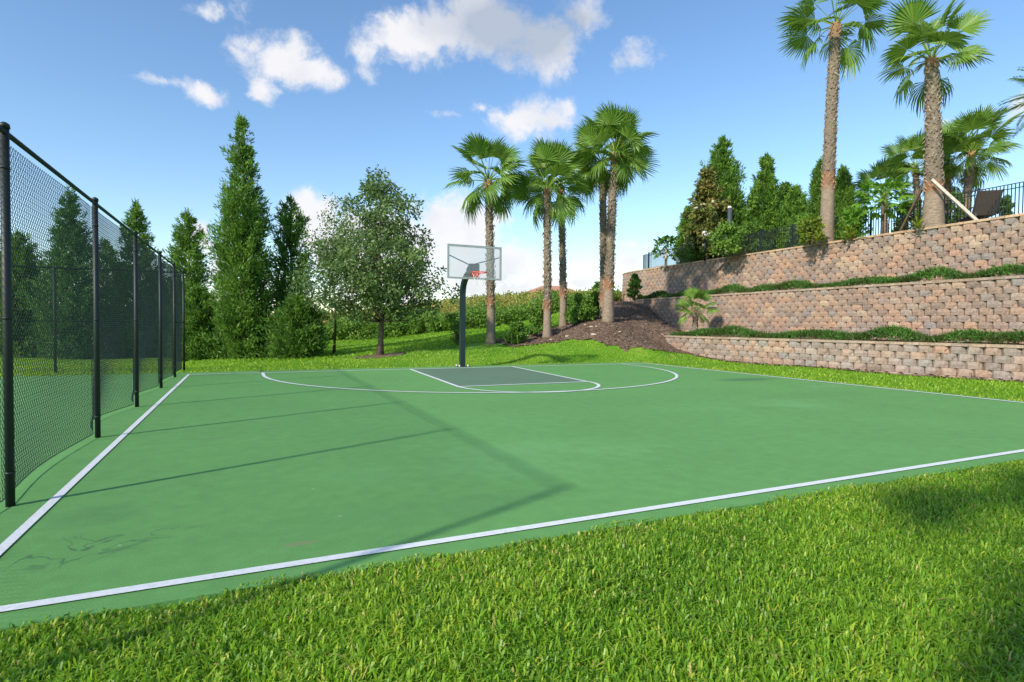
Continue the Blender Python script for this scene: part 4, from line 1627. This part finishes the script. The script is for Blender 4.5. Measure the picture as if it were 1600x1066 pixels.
G5 = 'shrubs between the central palms'
shrub('feathery_shrub', 'small feathery shrub standing right of the leftmost central palm', 806, 540, 24.6, 14, 504, 61, 60, .13, drop=.5, group=G5, n_cl=34)
shrub('feathery_shrub', 'upright dark shrub directly left of the second central palm', 838, 524, 26.0, 13, 483, 62, 60, .13, drop=.3, group=G5, n_cl=36)
shrub('feathery_shrub', 'broad shrub filling the gap right of the slim central palm', 908, 510, 27.5, 22, 463, 63, 60, .14, drop=.3, group=G5, n_cl=50, tone=.08)
shrub('feathery_shrub', 'rounded shrub close left of the thick palm base', 930, 497, 29.0, 14, 457, 64, 60, .14, drop=.3, group=G5, n_cl=36, tone=.1)
shrub('young_tree', 'thin young tree just behind the hoop pole', 714, 545, 25.5, 22, 491, 65, 34, .11, group=None, cat='tree', n_cl=24, shape='umbrella', stem=.02, flat=.5, tone=-.05)
shrub('vine_shrub', 'upright shrub climbing the left end of the top wall', 991, 470, 34.0, 10, 430, 66, 50, .15, z=2.95, n_cl=36, shape='column', tone=.05)

# ------------------------------------------------------------------ far bank: hedgerow, tall grass, houses
hb = MB()
cl = []
for i in range(520):
    px = RNG.uniform(470, 960)
    d = RNG.uniform(40.5, 44)
    p = at(px, 500, d)
    z = float(gz(p[0], p[1]))
    cl.append((np.array([p[0], p[1], z + RNG.uniform(.1, 1.25) * (1 + .25 * math.sin(px * .06))]), RNG.uniform(.3, .6)))
hb = leaf_crown(cl, 60, .2, 91, tone=.22, spread=.4)
tag(hb.build('hedgerow', M['shrub'], None, kind='stuff'), 'dark green hedgerow along the far edge of the lawn', 'hedge')
cl = []
for i in range(1500):
    px = RNG.uniform(380, 990)
    d = 43 + 24 * RNG.random() ** 1.3
    p = at(px, 500, d)
    z = float(gz(p[0], p[1]))
    cl.append((np.array([p[0], p[1], z + RNG.uniform(.05, .75)]), RNG.uniform(.3, .7)))
mb = leaf_crown(cl, 26, .24, 93, tone=.12, spread=.45, jit=.2)
nM = 16000
px = RNG.uniform(380, 990, nM)
d = 43 + 25 * RNG.random(nM) ** 1.3
P = np.array([at(a, 500, b_) for a, b_ in zip(px, d)])
P[:, 2] = gz(P[:, 0], P[:, 1]) + RNG.random(nM) * .8
clm = np.sin(P[:, 0] * .8 + np.sin(P[:, 1] * .5) * 2) * np.cos(P[:, 1] * .4 + P[:, 0] * .3)
D = np.c_[RNG.normal(size=(nM, 2)) * .8, np.ones(nM)]
V, Q, C = quad_leaves(P, D, RNG.uniform(.2, .5, nM), RNG.uniform(.05, .14, nM), np.clip(.62 + .25 * clm + RNG.normal(size=nM) * .15, 0, 1))
tag(mb.addn(V, Q, c=C).build('tall_grass', M['meadow'], None, kind='stuff'), 'tall yellow green grass and weeds on the rising bank', 'grass')


def house(label, px, ridge_py, depth, wid, dep, mat, yaw, ridge_len):
    b_ = at(px, 500, depth)
    ztop = at(px, ridge_py, depth)[2]
    rh = 1.9
    o = thing('house', label, 'house', (b_[0], b_[1], ztop - rh - 3.0), yaw, 'houses beyond the bank')
    MB().box((-wid / 2, -dep / 2, -3), (wid / 2, dep / 2, 3.0)).build('wall', M['stucco'], o)
    e = .45
    V = [(-wid / 2 - e, -dep / 2 - e, 2.95), (wid / 2 + e, -dep / 2 - e, 2.95), (wid / 2 + e, dep / 2 + e, 2.95), (-wid / 2 - e, dep / 2 + e, 2.95), (-ridge_len / 2, 0, 3 + rh), (ridge_len / 2, 0, 3 + rh)]
    MB().add(V, [(0, 1, 5, 4), (2, 3, 4, 5), (1, 2, 5), (3, 0, 4), (3, 2, 1, 0)]).build('roof', M[mat], o)
    for i in range(3):
        x = -wid / 2 + wid * (i + .7) / 3.4
        w_ = MB().box((x - .6, -dep / 2 - .03, .9), (x + .6, -dep / 2 - .003, 2.2)).build('window', M['window'], o)
        MB().box((x - .7, -dep / 2 - .08, .8), (x + .7, -dep / 2 - .035, .895)).build('sill', M['white_paint'], w_)
    return o


house('house with terracotta hipped roof peeking over the bank between palms', 862, 447, 92, 11, 9, 'roof_tile', -.45, 3.2)
house('house with grey hipped roof barely showing over the bank', 786, 463, 96, 12, 9, 'roof_grey', -.4, 1.5)
conifer('conifer_tree', 'dark conifer tip showing between the slim palm and thick palm', 934, 60, 442, [(500, 16), (470, 14), (455, 8), (444, 2)], 120, 20, 71, None, tone=-.1, spray=(.3, .6), wid=.12)

# ------------------------------------------------------------------ things on the upper terrace
ZT = 5.16
G6 = 'conifers on the upper terrace'
conifer('conifer_tree', 'largest broad conifer on the upper terrace behind the magnolia', 1122, 37.5, 217,
        [(412, 50), (380, 52), (340, 47), (300, 41), (270, 31), (245, 19), (225, 8), (219, 2)], 520, 28, 13, G6, base_z=ZT, tone=.08, spray=(.16, .34), wid=.06)
conifer('conifer_tree', 'pointed conifer on the upper terrace right of the largest one', 1190, 37.0, 244,
        [(405, 42), (360, 44), (330, 34), (300, 24), (275, 15), (255, 8), (246, 2)], 400, 28, 14, G6, base_z=ZT, tone=.06, spray=(.16, .34), wid=.06)
conifer('conifer_tree', 'low conifer at the left end of the upper terrace trees', 1074, 38.0, 322,
        [(412, 18), (380, 22), (350, 16), (325, 4)], 220, 26, 15, G6, base_z=ZT, tone=.0, spray=(.16, .34), wid=.06)
conifer('conifer_tree', 'short conifer between the pointed one and the tallest palm', 1238, 36.0, 290,
        [(400, 32), (360, 34), (330, 24), (310, 12), (294, 3)], 320, 28, 16, G6, base_z=ZT, tone=.1, spray=(.16, .34), wid=.06)
conifer('conifer_tree', 'rounded dark conifer between two pointed ones on the upper terrace', 1222, 39.0, 287,
        [(400, 20), (350, 24), (320, 18), (300, 12), (289, 4)], 220, 26, 17, G6, base_z=ZT, tone=-.05, spray=(.16, .34), wid=.06)
conifer('columnar_conifer', 'smooth columnar conifer directly left of the tallest palm trunk', 1276, 34.0, 249,
        [(385, 20), (330, 20), (300, 18), (275, 13), (258, 7), (251, 2)], 380, 28, 18, G6, base_z=ZT, tone=.08, ragged=.08, up=.95)
conifer('columnar_conifer', 'smooth columnar conifer directly right of the tallest palm trunk', 1311, 33.0, 262,
        [(375, 20), (330, 20), (300, 17), (280, 11), (264, 3)], 360, 28, 19, G6, base_z=ZT, tone=.12, ragged=.08, up=.95)
shrub('magnolia_tree', 'brownish green magnolia tree on the upper terrace', 1104, 405, 34.0, 29, 266, 67, 44, .26, 'magnolia', ZT, None, 'tree', 120, shape='column', stem=.05, tone=-.03)
shrub('background_shrub', 'green shrub mass behind the fence left of the tallest palm', 1245, 385, 31.0, 26, 335, 68, 44, .16, 'shrub', ZT, None, 'shrub', 50, tone=.12)
shrub('yellow_shrub', 'yellow green leafy shrub at the left foot of the tallest palm', 1266, 380, 25.6, 17, 338, 69, 40, .17, 'shrub_yellow', ZT, None, 'shrub', 34, drop=.3, tone=-.08)
shrub('leafy_shrub', 'round leafy shrub beside the dark post with pale band', 1137, 400, 30.0, 26, 352, 70, 36, .2, 'shrub', ZT, None, 'shrub', 50, tone=.22, drop=.4)
shrub('leafy_shrub', 'bright leafy shrub right of the tallest palm base', 1335, 372, 24.8, 22, 327, 72, 40, .17, 'papaya', ZT, None, 'shrub', 44, tone=-.1, drop=.4)
shrub('leafy_shrub', 'dark leafy shrub under the propped palm', 1420, 356, 24.2, 20, 315, 73, 40, .15, 'shrub', ZT, None, 'shrub', 40, tone=.1)
shrub('leafy_shrub', 'dark shrub below the leaning palm behind the fence', 1490, 340, 24.0, 16, 304, 74, 44, .13, 'shrub', ZT, None, 'shrub', 34, tone=-.12)
shrub('leafy_shrub', 'small plant right of the lounge chair', 1567, 334, 21.2, 11, 309, 75, 44, .10, 'shrub', ZT, None, 'shrub', 22, tone=.0)
shrub('dark_shrub', 'dark low shrub beneath the magnolia', 1090, 408, 34.5, 24, 372, 76, 44, .18, 'shrub', ZT, None, 'shrub', 40, tone=-.15)
shrub('dark_shrub', 'dark shrub mass behind the fence under the largest conifer', 1165, 398, 33.5, 30, 350, 77, 40, .18, 'shrub', ZT, None, 'shrub', 50, tone=-.02)


def papaya(label, px, py, depth, hw, top_py, trunk_top, seed, mat='papaya', nl=34, name='papaya_tree', trunk_r=.07, lobes=7, bark='bark', size=1.0):
    g = np.random.default_rng(seed)
    b_ = at(px, py, depth)
    o = thing(name, label, 'plant', (b_[0], b_[1], ZT))
    ht = at(px, trunk_top, depth)[2] - ZT
    R = hw * depth / F_PX
    top = at(px, top_py, depth)[2] - ZT
    MB().tube([(0, 0, -.1), (.02, 0, ht * .5), (0, 0, ht)], [trunk_r, trunk_r * .85, trunk_r * .7], 8).build('trunk', M[bark], o, True)
    lf = MB()
    for s in (0, 1):
        pass
    mesh_l = []
    for s in range(3):
        gg = np.random.default_rng(seed + s)
        mb = MB()
        mb.tube([(0, 0, 0), (0, .5, .1), (0, 1, 0)], [.016, .012, .008], 4, c=.7, caps=False)
        for k_ in range(lobes):
            a_ = (k_ - (lobes - 1) / 2) * 5.0 / lobes
            L_ = .42 * (1 - .08 * abs(k_ - lobes / 2)) * gg.uniform(.85, 1.1)
            u_ = np.array([math.sin(a_), math.cos(a_), -.45])
            v_ = np.array([math.cos(a_), -math.sin(a_), 0])
            p0 = np.array([0, 1.0, 0])
            mb.add([p0, p0 + u_ * L_ * .55 + v_ * .10, p0 + u_ * L_ + np.array([0, 0, -.08]), p0 + u_ * L_ * .55 - v_ * .10], [(0, 1, 2, 3)], np.clip(.5 + gg.normal() * .15, 0, 1))
        mesh_l.append(mb.mesh('leaf', M[mat]))
    for i in range(nl):
        s = (i + .5) / nl
        el = -.5 + 1.7 * s
        ph = i * 2.39996
        q_ = link('leaf', mesh_l[i % 3], o)
        sc = R * .78 * g.uniform(.75, 1.1) * size
        q_.matrix_local = Matrix.Translation((0, 0, ht - .25 * (1 - s) * (top - ht))) @ frond_matrix(ph, el, g.normal() * .3).to_4x4() @ Matrix.Scale(sc, 4)
    return o


papaya('papaya plant with bright lobed leaves in front of the iron fence', 1378, 368, 23.4, 40, 284, 312, 81, nl=42)
papaya('dark leafed small tree with pale trunk at the left end of the top wall', 1040, 412, 36.0, 24, 370, 388, 82, mat='shrub', nl=46, name='umbrella_plant', trunk_r=.09, bark='stone')


def spiky(label, px, py, depth, L, n_, seed, mat='shrub_yellow', name='bromeliad', w_=.05):
    g = np.random.default_rng(seed)
    b_ = at(px, py, depth)
    o = thing(name, label, 'plant', (b_[0], b_[1], ZT - .02))
    me = []
    for s in range(2):
        mb = MB()
        pts = [(0, 0, 0), (0, .4, .03), (0, .75, -.04), (0, 1, -.22)]
        ww = [w_, w_ * 1.2, w_ * .8, 0.004]
        V = []
        for p, q_ in zip(pts, ww):
            V += [(-q_, p[1], p[2] + q_ * .5), (q_, p[1], p[2] + q_ * .5)]
        mb.add(V, [(0, 1, 3, 2), (2, 3, 5, 4), (4, 5, 7, 6)], .35 + .4 * s)
        me.append(mb.mesh('leaf', M[mat]))
    for i in range(n_):
        el = .1 + 1.3 * (i + .5) / n_
        q_ = link('leaf', me[i % 2], o)
        q_.matrix_local = Matrix.Translation((0, 0, .02)) @ frond_matrix(i * 2.39996, el, 0).to_4x4() @ Matrix.Scale(L * g.uniform(.8, 1.15), 4)
    return o


spiky('yellow spiky plant in front of the dark post with pale band', 1133, 399, 30.8, 1.05, 20, 1, w_=.11)
spiky('spiky yellow green plant right beside the tallest palm base', 1327, 371, 24.3, .75, 22, 2, w_=.05)
spiky('small spiky plant left of the propped palm base', 1434, 353, 21.6, .6, 18, 3, w_=.05)
spiky('spiky plant at the left foot of the tallest palm', 1276, 380, 25.0, .55, 18, 4, w_=.05)

# black iron fence along the top wall
Pf, Tf, tf = resample(W3, .115)
nrm = np.stack([Tf[:, 1], -Tf[:, 0]], 1)
IFO = Pf + nrm * 1.25
keep = (tf > 4.0) & (tf < 32.0)
IF = IFO[keep]
ANG = np.arctan2(Tf[keep][:, 1], Tf[keep][:, 0])
iron = thing('iron_fence', 'black iron picket fence standing above the top retaining wall', 'fence', (IF[0][0], IF[0][1], ZT))
FHI = 1.32
pk = MB().box((-.012, -.012, .08), (.012, .012, FHI - .02)).mesh('picket', M['iron'])
pp = MB().box((-.032, -.032, -.05), (.032, .032, FHI + .05)).add([(-.04, -.04, FHI + .05), (.04, -.04, FHI + .05), (.04, .04, FHI + .05), (-.04, .04, FHI + .05), (0, 0, FHI + .09)], [(0, 1, 4), (1, 2, 4), (2, 3, 4), (3, 0, 4), (3, 2, 1, 0)]).mesh('post', M['iron'])
step = 18
for i in range(len(IF)):
    loc = (IF[i][0] - IF[0][0], IF[i][1] - IF[0][1], 0)
    if i % step == 0:
        link('post', pp, iron, loc, (0, 0, ANG[i]))
        if i + step < len(IF):
            a_, b_ = IF[i] - IF[0], IF[i + step] - IF[0]
            for zr in (FHI, FHI - .16, .10):
                MB().tube([(a_[0], a_[1], zr), (b_[0], b_[1], zr)], .019, 4, phase=math.pi / 4).build('rail', M['iron'], iron)
    else:
        link('picket', pk, iron, loc, (0, 0, ANG[i]))

# pool lounge chair behind the fence
lc = at(1537, 337, 20.9)
ch = thing('lounge_chair', 'brown sling lounge chair with raised back behind the iron fence', 'chair', (lc[0], lc[1], ZT), 2.4)
ch.scale = (1.05, 1.05, 1.12)
MB().add([(-.32, 0, .36), (.32, 0, .36), (.32, -1.15, .36), (-.32, -1.15, .36), (-.32, 0, .33), (.32, 0, .33), (.32, -1.15, .33), (-.32, -1.15, .33)], [(0, 1, 2, 3), (7, 6, 5, 4), (0, 4, 5, 1), (1, 5, 6, 2), (2, 6, 7, 3), (3, 7, 4, 0)]).build('seat', M['sling'], ch)
MB().add([(-.33, .01, .36), (.33, .01, .36), (.33, .42, 1.06), (-.33, .42, 1.06), (-.33, .05, .34), (.33, .05, .34), (.33, .46, 1.04), (-.33, .46, 1.04)], [(0, 1, 2, 3), (7, 6, 5, 4), (0, 4, 5, 1), (1, 5, 6, 2), (2, 6, 7, 3), (3, 7, 4, 0)]).build('backrest', M['sling'], ch)
for s in (-1, 1):
    for y in (.3, -1.05):
        MB().box((s * .35 - .02, y - .02, 0), (s * .35 + .02, y + .02, .38)).build('leg', M['dark_steel'], ch)
    MB().tube([(s * .35, -1.2, .36), (s * .35, .02, .37), (s * .35, .44, 1.08)], .02, 6).build('frame', M['dark_steel'], ch)
    MB().tube([(s * .35, .1, .6), (s * .35, -.45, .6), (s * .35, -.55, .37)], .018, 6).build('armrest', M['dark_steel'], ch)

# folded parasol
q_ = at(1497, 338, 25.5)
par = thing('folded_parasol', 'folded cream parasol behind the fence left of the leaning palm trunk', 'umbrella', (q_[0], q_[1], ZT))
MB().tube([(0, 0, 0), (0, 0, 1.75)], .025, 8).build('pole', M['white_paint'], par, True)
MB().tube([(0, 0, .75), (0, 0, .95), (0, 0, 1.35), (0, 0, 1.62), (0, 0, 1.72)], [.15, .17, .15, .09, .02], 10).build('canopy', M['cream'], par)
MB().tube([(0, 0, 0), (0, 0, .08), (0, 0, .1)], [.25, .25, .05], 14).build('base', M['dark_steel'], par)


# timber props against the palm
def prop(label, a, b_, mat, w_=.045):
    a, b_ = np.array(a), np.array(b_)
    mb = MB().tube([a, b_], [w_ * 1.35, w_ * 1.35], 4, phase=math.pi / 4 + .3)
    o = mb.build('timber_prop', M[mat])
    tag(o, label, 'plank')


tb = at(1456, 281, 21.5)
prop('pale timber prop leaning from palm trunk down to the right', tb, [at(1533, 343, 20.6)[0], at(1533, 343, 20.6)[1], ZT], 'wood', .05)
prop('dark timber prop leaning left of the propped palm', at(1440, 296, 21.9), [at(1404, 356, 23.2)[0], at(1404, 356, 23.2)[1], ZT], 'dark_wood', .04)

# lamp post and dark post
q_ = at(1101, 405, 33.0)
lp = thing('lamp_post', 'slim dark post carrying a small white box lamp beside magnolia', 'lamp', (q_[0], q_[1], ZT))
hh_ = at(1101, 369, 33.0)[2] - ZT
MB().tube([(0, 0, 0), (0, 0, hh_)], .045, 8).build('post', M['iron'], lp, True)
MB().box((-.12, -.12, hh_), (.12, .12, hh_ + .26)).build('lamp_box', M['white_paint'], lp)
MB().tube([(0, 0, hh_ + .26), (0, 0, hh_ + .34)], [.16, .02], 4, phase=math.pi / 4).build('lamp_cap', M['dark_steel'], lp)
q_ = at(1139, 400, 32.0)
dp = thing('dark_post', 'thick dark grey post with pale band and pale cap above shrub', 'post', (q_[0], q_[1], ZT))
hh_ = at(1139, 326, 32.0)[2] - ZT
MB().tube([(0, 0, 0), (0, 0, hh_)], .12, 12).build('post', M['dark_steel'], dp, True)
z_ = at(1139, 359, 32.0)[2] - ZT
MB().tube([(0, 0, z_), (0, 0, z_ + .08)], .127, 12).build('band', M['white_paint'], dp, True)
MB().tube([(0, 0, hh_), (0, 0, hh_ + .06), (.05, 0, hh_ + .12)], [.125, .12, .03], 12).build('cap', M['white_paint'], dp, True)
# pale building beyond the fence end
q_ = at(1017, 405, 50)
bh = thing('pool_house', 'pale pool house glimpsed beyond the left end of the iron fence', 'building', (q_[0], q_[1], 5.0), -.4)
MB().box((-.7, 0, 0), (4.2, 4, 1.25)).build('wall', M['stucco'], bh)
MB().add([(-.9, -.2, 1.25), (4.4, -.2, 1.25), (4.4, 4.2, 1.25), (-.9, 4.2, 1.25), (1.75, 2, 1.95)], [(0, 1, 4), (1, 2, 4), (2, 3, 4), (3, 0, 4), (3, 2, 1, 0)]).build('roof', M['white_paint'], bh)
MB().box((.6, -.03, .3), (1.5, -.003, .95)).build('window', M['window'], bh)


# ------------------------------------------------------------------ grass
def blades(P, h, w_, c, lean=.55, heading=None):
    """bent three-segment blades"""
    n_ = len(P)
    ph = RNG.uniform(0, 2 * math.pi, n_)
    d = np.stack([np.cos(ph), np.sin(ph), np.zeros(n_)], 1)
    s = np.stack([-np.sin(ph + RNG.normal(size=n_) * .5), np.cos(ph + RNG.normal(size=n_) * .5), np.zeros(n_)], 1)
    ln = np.abs(RNG.normal(size=n_)) * lean + .12
    up = np.array([0, 0, 1.0])
    h = h[:, None]
    w2_ = w_[:, None] / 2
    ln = ln[:, None]
    m1 = P + up * h * .45 + d * h * ln * .22
    m2 = P + up * h * (.80 - .1 * ln) + d * h * ln * .62
    tip = P + up * h * (1.0 - .42 * np.minimum(ln, 1.2)) + d * h * ln * 1.15
    V = np.stack([P - s * w2_ * .8, P + s * w2_ * .8, m1 - s * w2_, m1 + s * w2_, m2 - s * w2_ * .8, m2 + s * w2_ * .8, tip], 1).reshape(-1, 3)
    b_ = np.arange(n_)[:, None] * 7
    Q = np.concatenate([b_ + np.array([0, 1, 3, 2]), b_ + np.array([2, 3, 5, 4])])
    T = b_ + np.array([4, 5, 6])
    return V, Q, T, np.repeat(c, 7)


def patch_noise(x, y):
    return (np.sin(x * 1.7 + 1.3 * np.sin(y * 1.1)) * np.cos(y * 2.1 + .7 * np.sin(x * .9)) + .6 * np.sin(x * 4.7 - y * 3.1) * np.sin(y * 5.3 + x * 1.9)) / 1.6


def view_depth(x, y):
    return x * _f[0] + y * _f[1]


def seen(x, y, mgn=60):
    dep = np.maximum(view_depth(x, y), .05)
    px = 800 + F_PX * (x * _r[0] + y * _r[1]) / dep
    py = 533 - F_PX * (x * _u[0] + y * _u[1] - CAM_H * _u[2]) / (x * _f[0] + y * _f[1] - CAM_H * _f[2])
    return (view_depth(x, y) > .6) & (px > -mgn - 260) & (px < 1600 + mgn + 450) & (py < 1066 + 230)


gm = MB()
edge = lambda x: YC0 + .02 + .035 * np.sin(x * 3.1) + .03 * np.sin(x * 7.7 + 1)
for (lo, hi, dens, hs, ws) in [(.6, 4.2, 5400, .92, .88), (4.2, 7.5, 3100, .95, 1.05), (7.5, 18, 900, 1.05, 1.8)]:
    n_ = int(30 * 7 * dens)
    x = RNG.uniform(-4, 26, n_)
    y = RNG.uniform(-3.5, 3.5, n_)
    dep = view_depth(x, y)
    k_ = (dep > lo) & (dep <= hi) & seen(x, y) & (y < edge(x)) & ~((x < -1.72) & (y > 1.45))
    x, y = x[k_], y[k_]
    pn = patch_noise(x, y)
    ed = np.clip((edge(x) - y) / .5, 0, 1)
    h = RNG.uniform(.05, .12, len(x)) * hs * (.8 + .25 * pn + .1) * (.65 + .35 * ed)
    c = np.clip(.50 + .18 * pn + RNG.normal(size=len(x)) * .2, 0.02, .9)
    c = np.where(RNG.random(len(x)) < .045 + .10 * (1 - ed), RNG.uniform(.9, 1, len(x)), c)
    P = np.stack([x, y, np.full(len(x), -.03)], 1)
    V, Q, T, C = blades(P, h, RNG.uniform(.007, .0135, len(x)) * ws, c)
    gm.addn(V, Q, T, C)
gm.build('grass', M['grass'], None, kind='stuff')
# turf beyond the far and right edges of the court
gm = MB()
n_ = 150000
x = RNG.uniform(-6, 22, n_)
y = RNG.uniform(-2, 27, n_)
k_ = ((y > YC1 + .03) | (x > XC1 + .05)) & ~inside(MUP, x, y) & (np.hypot(x - OAK[0], y - OAK[1]) > 1.05) & (x < 20.2 - .15 * (y - 3)) & ~((y > YC1) & (x < -1.5) & (y < YC1 + .3)) & (y > edge(x) - 6)
x, y = x[k_], y[k_]
P = np.stack([x, y, gz(x, y)], 1)
pn = patch_noise(x * .6, y * .6)
c = np.clip(.56 + .14 * pn + RNG.normal(size=len(x)) * .15, .05, .93)
nearedge = np.minimum(np.where(y > YC1, y - YC1, 9), np.where(x > XC1, x - XC1, 9))
c = np.where((nearedge < .35) & (RNG.random(len(x)) < .4), RNG.uniform(.85, 1, len(x)), c)
V, Q, T, C = blades(P, RNG.uniform(.05, .10, len(x)) * np.clip(.55 + nearedge, .55, 1), RNG.uniform(.012, .03, len(x)), c, .8)
gm.addn(V, Q, T, C)
gm.build('grass', M['grass'], None, kind='stuff')

n_ = 90000
x = RNG.uniform(-2, 27, n_)
y = RNG.uniform(24, 43, n_)
k_ = ~inside(MUP, x, y) & (x < 24) & (np.hypot(x - OAK[0], y - OAK[1]) > 1.05)
x, y = x[k_], y[k_]
P = np.stack([x, y, gz(x, y)], 1)
D = np.c_[RNG.normal(size=(len(x), 2)) * .7, np.ones(len(x))]
c = np.clip(.5 + .2 * patch_noise(x * .3, y * .3) + RNG.normal(size=len(x)) * .16, .05, .92)
V, Q, C = quad_leaves(P, D, RNG.uniform(.07, .16, len(x)), RNG.uniform(.04, .09, len(x)), c)
MB().addn(V, Q, c=C).build('grass', M['grass'], None, kind='stuff')
